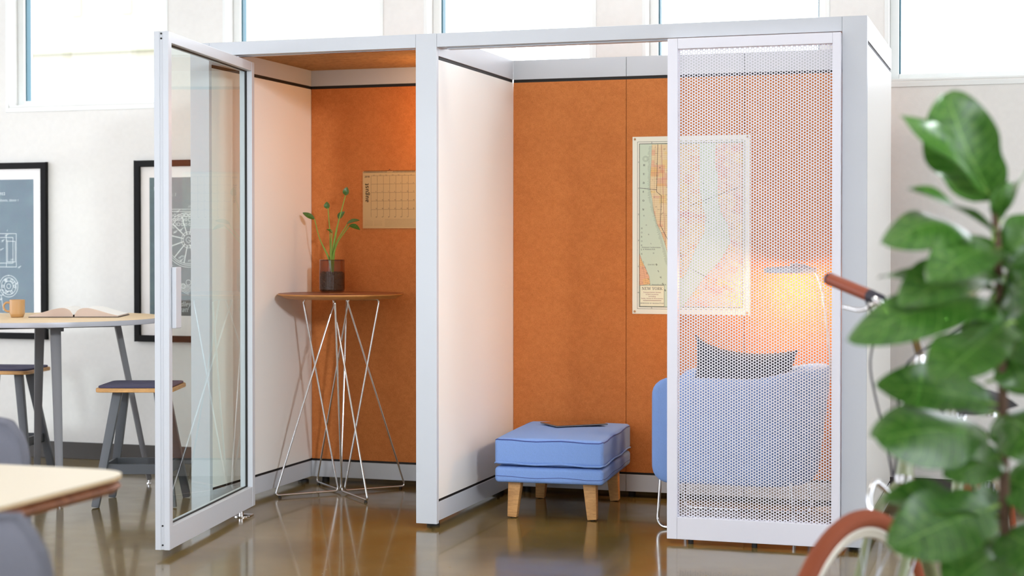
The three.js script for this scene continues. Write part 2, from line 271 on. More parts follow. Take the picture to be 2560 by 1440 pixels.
// ceiling floodlight whose soft beam throws the table's and the ottoman's shadows to the left
{
  const p = thing('ceiling_floodlight', 'round white ceiling floodlight aimed at the booth', 'floodlight', [6.2, 3.4, 7.8]), to = V(-1.35, 0.75, -0.4).sub(V(6.2, 3.4, 7.8)).normalize();
  part('ceiling_rod', rod(V(0, 0.0, 0).addScaledVector(to, -0.1), V(0, H - 3.4 - 0.0005, 0).addScaledVector(to, -0.1).setY(H - 3.4 - 0.0005), 0.014), M.vinyl, p);
  part('housing', tubeThrough([-0.2, -0.14, -0.02, 0].map((k) => to.clone().multiplyScalar(k)), (t) => [0.12, 0.3, 0.37, 0.375][Math.round(t * 3)], false, 36), M.vinyl, p);
  const lens = part('lens', new THREE.CircleGeometry(0.35, 36), std({ color: 0xffffff, emissive: lin(0.95, 1, 1.06), emissiveIntensity: 3 }), p); lens.position.copy(to).multiplyScalar(0.004); lens.quaternion.setFromUnitVectors(V(0, 0, 1), to);
  const l = new THREE.SpotLight(lin(0.95, 1, 1.06), SPOT); l.angle = 0.21; l.penumbra = 1; l.castShadow = true; l.shadow.radius = 17; l.position.copy(to).multiplyScalar(0.4); l.target.position.copy(to).multiplyScalar(5); p.add(l, l.target);
}

// ---------------------------------------------------------------- the booth
const BT = 2.25, BB = 0.02, XL = -1.15, XLi = -1.05, XD0 = 0, XD1 = 0.101, XR0 = 1.913, XR1 = 2.016, ZI = -1.15, ZO = -1.25;
const booth = thing('meeting_booth', 'white framed double office booth with cork back walls, glass door and perforated screen', 'booth', [0, 0, 0]);
const grp = (name, parent, label) => { const g = new THREE.Group(); g.name = name; if (label) g.userData.label = label; parent.add(g); return g; };
function sideWall(name, x0, x1, label) {
  const g = grp(name, booth, label), zf = -0.028, zb = name === 'divider_wall' ? ZI - 0.0005 : ZO, i = 0.005;
  part('front_post', box(x0, BB, zf, x1, BT, 0, 0.002), M.frame, g);
  part('base_trim', box(x0, BB + 0.012, zb, x1, 0.118, zf - 0.0005, 0.002), M.frame, g);
  part('reveal', box(x0 + i, 0.118, zb, x1 - i, 0.13, zf - 0.0005, 0), M.black, g); part('reveal', box(x0 + i, 2.134, zb, x1 - i, 2.15, zf - 0.0005, 0), M.black, g);
  part('panel', box(x0 + 0.001, 0.13, zb, x1 - 0.001, 2.134, zf - 0.0005, 0.0015), M.panel, g);
  part('top_rail', box(x0, 2.15, zb, x1, BT, zf - 0.0005, 0.002), M.frame, g);
  for (const z of [-0.09, zb + 0.1]) part('levelling_foot', [rod(V((x0 + x1) / 2, 0.0, z), V((x0 + x1) / 2, 0.012, z), 0.03, 0.03, 16), rod(V((x0 + x1) / 2, 0.012, z), V((x0 + x1) / 2, 0.033, z), 0.008)], M.black, g);
  return g;
}
sideWall('end_wall', XL, XLi, 'white outer wall of the booth behind the open glass door');
sideWall('divider_wall', XD0, XD1, 'white wall between the two bays of the booth');
sideWall('end_wall', XR0, XR1, 'white outer wall of the booth beside the perforated screen');
function backPanel(x0, x1, n) {
  const g = grp('back_wall', booth), i = 0.006, w = (x1 - x0) / n;
  for (let k = 0; k < n; k++) {
    const a = x0 + k * w + (k ? 0.0012 : 0), b = x0 + (k + 1) * w - (k < n - 1 ? 0.0012 : 0);
    part('cork_panel', box(a, 0.13, ZO, b, 2.134, ZI, 0.0012), M.cork, g);
    part('top_rail', box(a, 2.15, ZO, b, BT, ZI, 0.0012), M.frame, g);
    part('base_trim', box(a, 0.032, ZO, b, 0.118, ZI, 0.0012), M.frame, g);
  }
  part('reveal', box(x0, 0.118, ZO, x1, 0.13, ZI - i, 0), M.black, g); part('reveal', box(x0, 2.134, ZO, x1, 2.15, ZI - i, 0), M.black, g);
  for (let k = 0; k <= n; k++) { const x = x0 + 0.06 + (x1 - x0 - 0.12) * k / n; part('levelling_foot', rod(V(x, 0, -1.2), V(x, 0.034, -1.2), 0.02, 0.02, 12), M.black, g); }
}
backPanel(XLi + 0.0005, 0.05, 1); backPanel(0.0505 + 0.05, XR0 - 0.0005, 3);
function beam(x0, x1) { const g = grp('front_beam', booth); part('beam_bar', box(x0, 2.188, -0.1, x1, BT, -0.0008, 0.002), M.frame, g); return g; }
const beamL = beam(XLi + 0.0006, XD0 - 0.0006), beamR = beam(XD1 + 0.0006, XR0 - 0.0006);
part('door_track', [box(-1.0, 2.185, -0.075, -0.02, 2.188, -0.045, 0.001)], M.steel, beamL); part('screen_track', box(0.14, 2.181, -0.075, 1.9, 2.188, -0.035, 0.001), M.frame, beamR);
part('ceiling_panel', box(XLi + 0.001, BT - 0.016, ZI + 0.001, XD0 - 0.001, BT - 0.0005, -0.101, 0.002), M.corkCeiling, booth, 'brown felt ceiling panel over the standing bay');

// perforated sliding screen
const screen = grp('perforated_screen', booth, 'white perforated metal screen in a white frame');
{
  const x0 = 1.174, x1 = 1.911, y0 = 0.02, y1 = 2.18, z0 = -0.018, z1 = 0.032, oX0 = 1.218, oX1 = 1.877, oY0 = 0.115, oY1 = 2.135;
  part('stile', box(x0, y0, z0, oX0, y1, z1, 0.002), M.screen, screen); part('stile', box(oX1, y0, z0, x1, y1, z1, 0.002), M.screen, screen);
  part('rail', box(oX0 + 0.0003, y0, z0, oX1 - 0.0003, oY0, z1 - 0.001, 0.002), M.screen, screen); part('rail', box(oX0 + 0.0003, oY1, z0, oX1 - 0.0003, y1, z1 - 0.001, 0.002), M.screen, screen);
  // hexagonal cells, each with a round hole through the sheet
  const p = 0.01275, dx = p * Math.sqrt(3) / 2, R = p / Math.sqrt(3), r = 0.0046, t = 0.0008, nh = 10, pos = [], nor = [], idx = [];
  const nx = Math.ceil((oX1 - oX0) / dx) + 1, ny = Math.ceil((oY1 - oY0) / p) + 1;
  for (let i = 0; i < nx; i++) for (let j = 0; j < ny; j++) {
    const cx = oX0 + i * dx, cy = oY0 + j * p + (i % 2 ? p / 2 : 0);
    for (const f of [1, -1]) {
      const b = pos.length / 3;
      for (let k = 0; k < 6; k++) { const a = k * PI / 3; pos.push(cx + R * Math.cos(a), cy + R * Math.sin(a), f * t); nor.push(0, 0, f); }
      for (let k = 0; k < nh; k++) { const a = k * 2 * PI / nh; pos.push(cx + r * Math.cos(a), cy + r * Math.sin(a), f * t); nor.push(0, 0, f); }
      let o = 0, q = 0; const tri = (x, y, z) => f > 0 ? idx.push(b + x, b + y, b + z) : idx.push(b + x, b + z, b + y);
      while (o < 6 || q < nh) { if (q >= nh || (o < 6 && (o + 1) / 6 <= (q + 1) / nh + 1e-9)) { tri(o % 6, (o + 1) % 6, 6 + q % nh); o++; } else { tri(o % 6, 6 + (q + 1) % nh, 6 + q % nh); q++; } }
    }
    const b = pos.length / 3;
    for (let k = 0; k < nh; k++) { const a = k * 2 * PI / nh, c = Math.cos(a), s = Math.sin(a); pos.push(cx + r * c, cy + r * s, t, cx + r * c, cy + r * s, -t); nor.push(-c, -s, 0, -c, -s, 0); }
    for (let k = 0; k < nh; k++) { const a = b + 2 * k, c = b + 2 * ((k + 1) % nh); idx.push(a, c, a + 1, c, c + 1, a + 1); }
  }
  const g = new THREE.BufferGeometry(); g.setAttribute('position', new THREE.Float32BufferAttribute(pos, 3)); g.setAttribute('normal', new THREE.Float32BufferAttribute(nor, 3)); g.setIndex(idx);
  part('perforated_sheet', g, M.screen, screen, 'white metal sheet with small round holes').position.z = 0.008;
  for (const x of [x0 + 0.1, 1.55, x1 - 0.1]) part('glide', rod(V(x, 0, 0.005), V(x, y0, 0.005), 0.012, 0.012, 12), M.black, screen);
}
// open glass door on a pivot
{
  const g = grp('glass_door', booth, 'glass door in a silver white frame, swung open'); const far = V(-0.905, 0, -0.185), near = V(-0.714, 0, 0.972), L = far.distanceTo(near), y0 = 0.03, y1 = 2.172, th = 0.062;
  g.position.copy(far); g.rotation.y = Math.atan2(near.x - far.x, near.z - far.z) - PI / 2; // local +x runs from the pivot end to the free end
  // the visible right-hand face is at local z = 0, the slab behind it
  const s = 0.04, bz = 0.002, fz0 = 0, fz1 = th;
  part('stile', [box(0, y0, fz0, s, y1, fz1, bz)], M.frame, g);
  part('stile', [box(L - s, y0, fz0, L - 0.0035, y1, fz1, bz), box(L - 0.0035, y0, fz0, L, y1, fz0 + 0.024, 0.001), box(L - 0.0035, y0, fz1 - 0.024, L, y1, fz1, 0.001)], M.frame, g);
  part('rail', box(s + 0.0003, y1 - 0.045, fz0 + 0.001, L - s - 0.0003, y1, fz1 - 0.001, bz), M.frame, g); part('rail', box(s + 0.0003, y0, fz0 + 0.001, L - s - 0.0003, 0.125, fz1 - 0.001, bz), M.frame, g);
  const k = 0.004; for (const g4 of [[s, 0.125, s + k, y1 - 0.045], [L - s - k, 0.125, L - s, y1 - 0.045], [s + k, 0.125, L - s - k, 0.125 + k], [s + k, y1 - 0.045 - k, L - s - k, y1 - 0.045]]) part('gasket', box(g4[0], g4[1], 0.025, g4[2], g4[3], 0.035, 0), M.black, g);
  part('pane', moved(new THREE.PlaneGeometry(L - 2 * s, y1 - 0.17), L / 2, (0.125 + y1 - 0.045) / 2, 0.03), M.doorPane, g);
  for (const y of [y0 + 0.02, y0 + 0.1, y1 - 0.01, y1 - 0.03]) part('screw', moved(turned(new THREE.CylinderGeometry(0.004, 0.004, 0.003, 12), 0, 0, PI / 2), L - 0.0028, y, fz0 + 0.031), M.black, g);
  part('pull_handle', [box(L - s - 0.055, 0.945, -0.02, L - s + 0.012, 1.2, -0.0005, 0.004)], M.frame, g);
  part('pivot_foot', [rod(V(0.16, 0.0, 0.02), V(0.16, 0.006, 0.02), 0.035, 0.032, 20), rod(V(0.16, 0.006, 0.02), V(0.16, 0.03, 0.02), 0.012), box(0.1, 0.001, -0.025, 0.17, 0.006, 0.03, 0.002)], M.chrome, g);
  part('pivot_bracket', [box(0.12, y1, 0.015, 0.2, y1 + 0.0075, 0.045, 0.001)], M.steel, g);
}

// small globe lamp on the divider wall inside the standing bay
{
  const p = thing('wall_lamp', 'small warm globe lamp on the divider wall inside the standing bay', 'wall lamp', [-0.0005, 1.96, -0.86]);
  part('wall_plate', moved(turned(new THREE.CylinderGeometry(0.045, 0.045, 0.014, 24), 0, 0, PI / 2), -0.0075, 0, 0), M.steel, p);
  part('arm', rod(V(-0.014, 0, 0), V(-0.1, 0, 0), 0.007), M.steel, p);
  part('globe', moved(new THREE.SphereGeometry(0.05, 24, 16), -0.15, 0, 0), std({ color: 0xffffff, emissive: lin(1, 0.5, 0.18), emissiveIntensity: 4 }), p);
  const l = new THREE.PointLight(lin(1, 0.52, 0.2), WALL_LAMP); l.position.set(-0.15, 0, 0); l.castShadow = true; l.shadow.radius = 2.4; p.add(l);
}

// ---------------------------------------------------------------- calendar
{
  const W = 0.31, Hh = 0.305, t = canvasTex(1024, 1008, (c, w, h) => {
    c.fillStyle = '#cfae7c'; c.fillRect(0, 0, w, h); const r = rng(5); for (let i = 0; i < 5000; i++) { c.fillStyle = `rgba(${r() < 0.5 ? '90,60,30' : '255,235,200'},0.07)`; c.fillRect(r() * w, r() * h, 1 + r() * 4, 1); }
    c.fillStyle = '#2a2018'; for (let i = 0; i < 60; i++) c.fillRect(12 + i * 17, 14, 7, 11);
    c.font = 'bold 44px sans-serif'; c.fillText('2018', 34, 108);
    c.save(); c.translate(110, 548); c.rotate(-PI / 2); c.font = 'bold 104px sans-serif'; c.fillText('august', 0, 0); c.restore();
    c.strokeStyle = '#3a2c20'; c.lineWidth = 3; const x0 = 158, y0 = 78, cw = 118, rh = 150; c.font = '18px sans-serif';
    ['sun', 'mon', 'tue', 'wed', 'thu', 'fri', 'sat'].forEach((d, i) => c.fillText(d, x0 + i * cw + 40, y0 - 6));
    for (let i = 0; i <= 6; i++) { c.beginPath(); c.moveTo(x0 + i * cw, y0); c.lineTo(x0 + i * cw, y0 + 5 * rh - 20); c.stroke(); }
    for (let j = 0; j <= 4; j++) { c.beginPath(); c.moveTo(x0, y0 + (j ? j * rh - 2 : 0)); c.lineTo(w - 36, y0 + (j ? j * rh - 2 : 0)); c.stroke(); }
    c.font = 'bold 22px sans-serif'; for (let d = 1; d <= 31; d++) { const k = d + 2; c.fillText(String(d), x0 + (k % 7) * cw + 88, y0 + Math.floor(k / 7) * rh + rh - 14); }
    c.lineWidth = 2; for (let i = 0; i < 6; i++) { c.beginPath(); c.moveTo(420, 850 + i * 24); c.lineTo(w - 30, 850 + i * 24); c.stroke(); }
    c.font = '12px sans-serif'; c.fillStyle = '#7a5c3c'; for (let m = 0; m < 2; m++) for (let i = 0; i < 5; i++) for (let j = 0; j < 7; j++) c.fillText(String(i * 7 + j + 1), 40 + m * 180 + j * 22, 872 + i * 22);
  });
  const o = thing('calendar', 'kraft paper august wall calendar hanging on the cork wall', 'calendar', [-0.746, 1.379, ZI + 0.0008]);
  part('page', moved(new THREE.BoxGeometry(W, Hh, 0.004), W / 2, Hh / 2, 0.002), [M.paper, M.paper, M.paper, M.paper, std({ map: t, roughness: 0.85 }), M.paper], o);
  const rings = []; for (let i = 0; i < 44; i++) { const x = 0.01 + i * 0.0067; if (Math.abs(x - W / 2) < 0.016) continue; rings.push(moved(turned(new THREE.TorusGeometry(0.0045, 0.0007, 5, 12), 0, PI / 2), x, Hh - 0.001, 0.0045)); }
  part('wire_binding', rings, M.black, o, 'black wire binding');
  part('hanger', bent([V(W / 2 - 0.016, Hh + 0.002, 0.004), V(W / 2 - 0.004, Hh + 0.003, 0.004), V(W / 2, Hh + 0.012, 0.004), V(W / 2 + 0.004, Hh + 0.003, 0.004), V(W / 2 + 0.016, Hh + 0.002, 0.004)], 0.0009, 0.003), M.black, o);
}
// ---------------------------------------------------------------- map poster
{
  const W = 0.6, Hh = 0.9, t = canvasTex(1200, 1800, (c, w, h) => {
    const r = rng(77);
    c.fillStyle = '#efeedd'; c.fillRect(0, 0, w, h); c.fillStyle = '#cfdcc4'; c.fillRect(72, 72, w - 144, h - 144);
    // land: the long island, the far shore and the western shore
    const shape = (pts, fill) => { c.beginPath(); pts.forEach(([x, y], i) => i ? c.lineTo(x, y) : c.moveTo(x, y)); c.closePath(); c.fillStyle = fill; c.fill(); c.strokeStyle = '#8a8f78'; c.lineWidth = 2; c.stroke(); return pts; };
    const inside = (pts, fn) => { c.save(); c.beginPath(); pts.forEach(([x, y], i) => i ? c.lineTo(x, y) : c.moveTo(x, y)); c.closePath(); c.clip(); fn(); c.restore(); };
    const island = [[200, 80], [195, 260], [185, 400], [180, 520], [205, 640], [215, 740], [250, 880], [300, 980], [335, 1080], [370, 1200], [420, 1340], [470, 1430], [520, 1440], [560, 1380], [610, 1250], [660, 1120], [740, 980], [760, 820], [720, 700], [700, 560], [690, 400], [700, 250], [690, 80]];
    const east = [[1128, 80], [1128, h - 76], [520, h - 76], [640, 1560], [760, 1400], [900, 1260], [1000, 1080], [980, 900], [900, 760], [870, 600], [880, 420], [840, 260], [860, 80]];
    const west = [[72, 1180], [100, 1260], [140, 1340], [175, 1420], [185, 1500], [72, 1510]];
    for (const [pts, f, ang] of [[island, '#ecd5a8', 0.02], [east, '#ebcfb4', 0.5], [west, '#e9b590', -0.2]]) {
      shape(pts, f);
      inside(pts, () => {
        for (let i = 0; i < 260; i++) { c.fillStyle = ['rgba(226,140,120,0.35)', 'rgba(240,205,120,0.4)', 'rgba(214,120,130,0.25)', 'rgba(245,225,180,0.6)'][Math.floor(r() * 4)]; const x = r() * w, y = r() * h; c.save(); c.translate(x, y); c.rotate(ang); c.fillRect(0, 0, 30 + r() * 120, 20 + r() * 70); c.restore(); }
        c.strokeStyle = 'rgba(120,80,60,0.55)'; c.lineWidth = 1.6; c.save(); c.translate(w / 2, h / 2); c.rotate(ang);
        for (let y = -1100; y < 1100; y += 19) { c.beginPath(); c.moveTo(-1000, y); c.lineTo(1000, y); c.stroke(); } for (let x = -1000; x < 1000; x += 62) { c.beginPath(); c.moveTo(x, -1100); c.lineTo(x, 1100); c.stroke(); } c.restore();
        c.fillStyle = 'rgba(60,30,30,0.8)'; c.font = '13px serif'; for (let i = 0; i < 420; i++) c.fillText(['st.', 'ave', 'pk', 'sq', '8', '14', '42', '23', 'Ferry'][Math.floor(r() * 9)], r() * w, r() * h);
        c.strokeStyle = 'rgba(150,40,60,0.7)'; c.lineWidth = 3; for (let i = 0; i < 6; i++) { const x = 300 + i * 130; c.beginPath(); c.moveTo(x, 80); c.lineTo(x + 20, 640); c.lineTo(x + 60 - i * 30, 1500); c.stroke(); }
      });
    }
    c.strokeStyle = '#6d7a6a'; c.lineWidth = 2; for (let y = 100; y < 1300; y += 11) { const k = y / 1400, x = 196 + (y > 640 ? (y - 640) * 0.28 : -Math.sin(k * 6) * 8); c.beginPath(); c.moveTo(x - 20 - r() * 14, y + 3); c.lineTo(x, y); c.stroke(); }
    c.strokeStyle = '#3b2d33'; c.lineWidth = 4; for (const l of [[[262, 80], [250, 560], [300, 600], [290, 900], [420, 1150]], [[74, 520], [250, 540]], [[450, 80], [440, 900], [520, 1300], [760, 1420]], [[600, 700], [1100, 520]]]) { c.beginPath(); l.forEach(([x, y], i) => i ? c.lineTo(x, y) : c.moveTo(x, y)); c.stroke(); }
    c.fillStyle = '#3c4038'; const spread = (s, x0, y0, x1, y1, f, rot = 0) => { c.font = f; [...s].forEach((ch, i) => { const k = s.length > 1 ? i / (s.length - 1) : 0; c.save(); c.translate(lerp(x0, x1, k), lerp(y0, y1, k)); c.rotate(rot); c.fillText(ch, -8, 8); c.restore(); }); };
    spread('HUDSON', 118, 290, 110, 740, 'bold 26px serif', 0.1); spread('RIVER', 250, 1300, 340, 1560, 'bold 26px serif', -0.5); spread('HOBOKEN', 96, 930, 96, 1190, '22px serif', 0); spread('JERSEY', 120, 1270, 200, 1560, '22px serif', -0.3); spread('NORTH', 120, 800, 220, 1180, '18px serif', -0.3); spread('EAST RIVER', 800, 1000, 720, 420, '24px serif', 0.2); spread('LONG ISLAND', 940, 1300, 1060, 700, '24px serif', 0.3);
    c.font = '18px serif'; c.fillText('Pennsylvania R.R.', 200, 1508); c.fillText('Erie R.R.', 160, 1305); c.fillText('Delaware Lackawanna', 96, 1130); c.fillText('& Western R.R.', 110, 1150);
    c.strokeStyle = '#8a9a84'; c.lineWidth = 3; c.beginPath(); c.arc(135, 225, 28, 0, 7); c.stroke(); c.beginPath(); c.arc(135, 225, 18, 0, 7); c.stroke();
    // title box
    c.fillStyle = '#efeccf'; c.fillRect(80, 1510, 250, 212); c.strokeStyle = '#55604f'; c.lineWidth = 3; c.strokeRect(80, 1510, 250, 212);
    c.fillStyle = '#33362c'; c.textAlign = 'center'; c.font = '40px serif'; c.fillText('NEW YORK', 205, 1556); c.fillStyle = '#7a3c34'; c.font = '17px serif'; ['Transportation System', '& Rail Locations', 'including', 'Parks, Streets & Monuments'].forEach((s, i) => c.fillText(s, 205, 1586 + i * 21)); c.strokeStyle = '#7a3c34'; c.lineWidth = 4; c.beginPath(); c.moveTo(110, 1664); c.lineTo(300, 1664); c.stroke(); c.fillStyle = '#33362c'; c.font = '18px serif'; c.fillText('BOROUGH OF MANHATTAN', 205, 1698);
    c.strokeStyle = '#3f4238'; c.lineWidth = 3; c.strokeRect(52, 52, w - 104, h - 104); c.lineWidth = 5; c.strokeRect(72, 72, w - 144, h - 144); c.font = '20px serif'; for (let i = 1; i < 7; i++) { c.fillText(String(i), 62, i * 265); c.fillText(String(i), w - 62, i * 265); } ['A', 'B', 'C', 'D'].forEach((s, i) => { c.fillText(s, 200 + i * 270, 68); c.fillText(s, 200 + i * 270, h - 56); });
  });
  const o = thing('map_poster', 'old pale green city map headed NEW YORK pinned to the cork wall', 'map', [0.738, 0.94, ZI + 0.0008]);
  part('sheet', moved(new THREE.BoxGeometry(W, Hh, 0.0012), W / 2, Hh / 2, 0.0006), [M.paper, M.paper, M.paper, M.paper, std({ map: t, roughness: 0.8 }), M.paper], o);
  for (const [x, y] of [[0.012, Hh - 0.012], [W - 0.012, Hh - 0.012], [0.012, 0.012], [W - 0.012, 0.012]]) part('push_pin', [moved(turned(new THREE.CylinderGeometry(0.005, 0.006, 0.004, 12), PI / 2), x, y, 0.0035), moved(turned(new THREE.CylinderGeometry(0.003, 0.003, 0.006, 12), PI / 2), x, y, 0.008)], M.ceramic, o);
}

// ---------------------------------------------------------------- standing table with wire base
{
  const TX = -0.735, TZ = -0.83, h = 1.04, o = thing('standing_table', 'tall round walnut table on a chrome wire base', 'table', [TX, 0, TZ]);
  part('tabletop', uvBox(lathe([[0, h], [0.322, h], [0.3235, h - 0.001]], 72)), M.walnut, o);
  part('table_edge', withUv(lathe([[0.3235, h - 0.001], [0.325, h - 0.004], [0.324, h - 0.008], [0.285, h - 0.026], [0.0, h - 0.026]], 72)), M.plyEdge, o, 'pale bevelled plywood edge');
  part('inlay', box(-0.06, h, -0.012, 0.07, h + 0.0008, 0.012, 0), M.plyEdge, o);
  const P = (deg, r, y) => V(r * Math.cos(deg * PI / 180), y, r * Math.sin(deg * PI / 180)), rw = 0.0052;
  for (let k = 0; k < 4; k++) {
    const a = 45 + 90 * k, ty = h - 0.026 - rw;
    part('wire_leg', bent([P(a, 0.36, 0.014), P(a + 75, 0.05, ty), P(a + 30, 0.2, ty), P(a + 10, 0.016, 0.014)], rw, 0.022, true, 8, 7), M.chrome, o);
    part('glide', moved(new THREE.CylinderGeometry(0.007, 0.009, 0.009, 12), 0.335 * Math.cos(a * PI / 180), 0.0045, 0.335 * Math.sin(a * PI / 180)), M.black, o);
  }
}
// potted seedling in a smoked glass
{
  const y0 = 1.0402, o = thing('potted_plant', 'young green plant in a smoked brown ribbed glass pot', 'potted plant', [-0.83, y0, -0.93]);
  const r = 0.066, h = 0.172, smoke = phy({ color: 0xd6c2b4, transmission: 1, roughness: 0.06, thickness: 0, ior: 1.45 });
  const prof = [[0.0, 0.002], [r - 0.008, 0.002], [r - 0.001, 0.008], [r, 0.016]];
  part('pot', [lathe(prof, 48), sheet((u, v) => { const y = 0.016 + v * (h - 0.016), a = -u * 2 * PI, rib = y < 0.11 ? 0.0007 * Math.cos(48 * a) : 0; return V((r + rib) * Math.cos(a), y, (r + rib) * Math.sin(a)); }, 192, 10), lathe([[r, h], [r - 0.001, h + 0.0015], [r - 0.003, h], [r - 0.0035, h - 0.006]], 48)], smoke, o, 'smoked brown glass pot with vertical ribs');
  const rnd = rng(9), soil = [moved(new THREE.CylinderGeometry(r - 0.005, r - 0.009, 0.092, 32), 0, 0.052, 0)];
  for (let i = 0; i < 130; i++) { const a = rnd() * 6.28, q = Math.sqrt(rnd()) * (r - 0.012); soil.push(moved(turned(new THREE.DodecahedronGeometry(0.003 + rnd() * 0.006, 0), rnd() * 6, rnd() * 6), q * Math.cos(a), 0.098 + rnd() * 0.006, q * Math.sin(a))); }
  for (let i = 0; i < 260; i++) { const a = rnd() * 6.28; soil.push(moved(turned(new THREE.DodecahedronGeometry(0.002 + rnd() * 0.004, 0), rnd() * 6, rnd() * 6), (r - 0.007) * Math.cos(a), 0.014 + rnd() * 0.086, (r - 0.007) * Math.sin(a))); }
  part('soil', soil, M.soil, o).userData.kind = 'stuff';
  // pixel spots of the leaves, turned into offsets in metres (482 px to the metre here)
  const off = (u, v, z = 0) => V((u - 806) / 482 + z * 0.32, (726 - v) / 482, z);
  const leaf = (a, b, w, n, bend) => sheet((u, v) => { const t = (v - 0.5) * 2, d = b.clone().sub(a), s = d.clone().normalize().cross(n).normalize(), ww = w * Math.pow(Math.sin(PI * Math.pow(u, 0.8)), 0.8) + 0.0005, up = s.clone().cross(d).normalize(); return a.clone().addScaledVector(d, u).addScaledVector(s, t * ww).addScaledVector(up, bend * Math.sin(PI * u) + Math.abs(t) * ww * 0.35); }, 14, 6);
  const stems = [[[[797, 640, 0], [772, 590, 0], [757, 540, -0.01]], [[757, 540, -0.01], [723, 523, -0.02]], 0.011, V(0.2, 0.5, 1)],
    [[[803, 640, 0.01], [801, 580, 0.01], [796, 512, 0.02]], [[796, 514, 0.02], [793, 496, 0.02]], 0.013, V(0, 0.2, 1)],
    [[[806, 640, 0], [815, 580, 0], [833, 515, 0], [843, 480, 0]], [[843, 480, 0], [847, 459, 0]], 0.013, V(0.3, 0.1, 1)],
    [[[807, 640, -0.02], [812, 600, -0.03], [822, 540, -0.04]], [[820, 538, -0.04], [839, 521, -0.04]], 0.012, V(0.3, 0.4, 1)],
    [[[810, 640, 0], [818, 602, 0.02], [850, 553, 0.03]], [[848, 552, 0.03], [884, 544, 0.04]], 0.013, V(0, 1, 0.9)],
    [[[808, 640, 0.01], [824, 598, 0.03], [857, 557, 0.05]], [[856, 556, 0.05], [886, 568, 0.06]], 0.013, V(0.2, 1, 0.9)],
    [[[804, 640, 0.02], [806, 600, 0.03], [808, 574, 0.03]], [[809, 576, 0.03], [793, 566, 0.04]], 0.008, V(0, 1, 0.6)]];
  for (const [pts, [a, b], w, n] of stems) {
    part('stem', smooth([V(0, 0.1, 0), ...pts.map((p) => off(...p))], (t) => 0.0095 - 0.0068 * Math.min(1, t * 1.5), 8, 22), M.stem, o);
    part('leaf', leaf(off(...a), off(...b), w * 1.25, n, 0.004), seedLeaf, o);
  }
}
// ---------------------------------------------------------------- ottoman and tablet
{
  const o = thing('ottoman', 'periwinkle blue cushioned ottoman on tapered oak legs', 'ottoman', [0.505, 0, -0.715], 0.07);
  const w = 0.52, d = 0.76;
  part('seat_cushion', withUv(moved(cushion(w, 0.122, d, 0.018, 0.016, 16), 0, 0.321, 0)), M.blue, o);
  const ringPath = (y, ww, dd) => { const p = []; const rc = 0.02; for (const [cx, cz, a0] of [[ww / 2 - rc, dd / 2 - rc, 0], [-ww / 2 + rc, dd / 2 - rc, 90], [-ww / 2 + rc, -dd / 2 + rc, 180], [ww / 2 - rc, -dd / 2 + rc, 270]]) for (let k = 0; k <= 4; k++) { const a = (a0 + k * 22.5) * PI / 180; p.push(V(cx + rc * Math.cos(a), y + 0.002 * Math.sin(p.length * 1.3), cz + rc * Math.sin(a))); } const out = []; for (let i = 0; i < p.length; i++) { const q = p[(i + 1) % p.length], n = p[i].distanceTo(q) > 0.1 ? 8 : 1; for (let k = 0; k < n; k++) { const r = p[i].clone().lerp(q, k / n); r.y += 0.0035 * Math.sin(r.x * 23 + r.z * 17); out.push(r); } } return out; };
  part('piping', tubeThrough(ringPath(0.374, w - 0.004, d - 0.004), 0.003, true, 6), M.blueSeam, o); part('piping', tubeThrough(ringPath(0.266, w + 0.002, d + 0.002), 0.0042, true, 6), M.blue, o);
  part('base_cushion', withUv(moved(cushion(w, 0.074, d, 0.018, 0.0, 16), 0, 0.212, 0)), M.blue, o);
  part('seam', tubeThrough(ringPath(0.203, w + 0.0005, d + 0.0005), 0.0014, true, 5), M.blueSeam, o);
  for (const [x, z] of [[-0.19, 0.3], [0.195, 0.3], [-0.19, -0.3], [0.195, -0.3]]) part('leg', bar(V(x * 0.93, 0.18, z * 0.97), V(x, 0.004, z), 0.062, 0.062, 0.044, 0.044), M.oak, o);
  for (const [x, z] of [[-0.19, 0.3], [0.195, 0.3], [-0.19, -0.3], [0.195, -0.3]]) part('glide', moved(new THREE.CylinderGeometry(0.012, 0.012, 0.005, 12), x, 0.0025, z), M.black, o);
  const t = thing('tablet', 'thin dark tablet lying on the blue ottoman', 'tablet', [0.515, 0.4015, -0.84], 0.72);
  part('body', box(-0.14, 0, -0.098, 0.14, 0.0065, 0.098, 0.003), M.slate, t); part('screen', box(-0.136, 0.0066, -0.094, 0.136, 0.0074, 0.094, 0.0003), M.darkGlass, t);
}
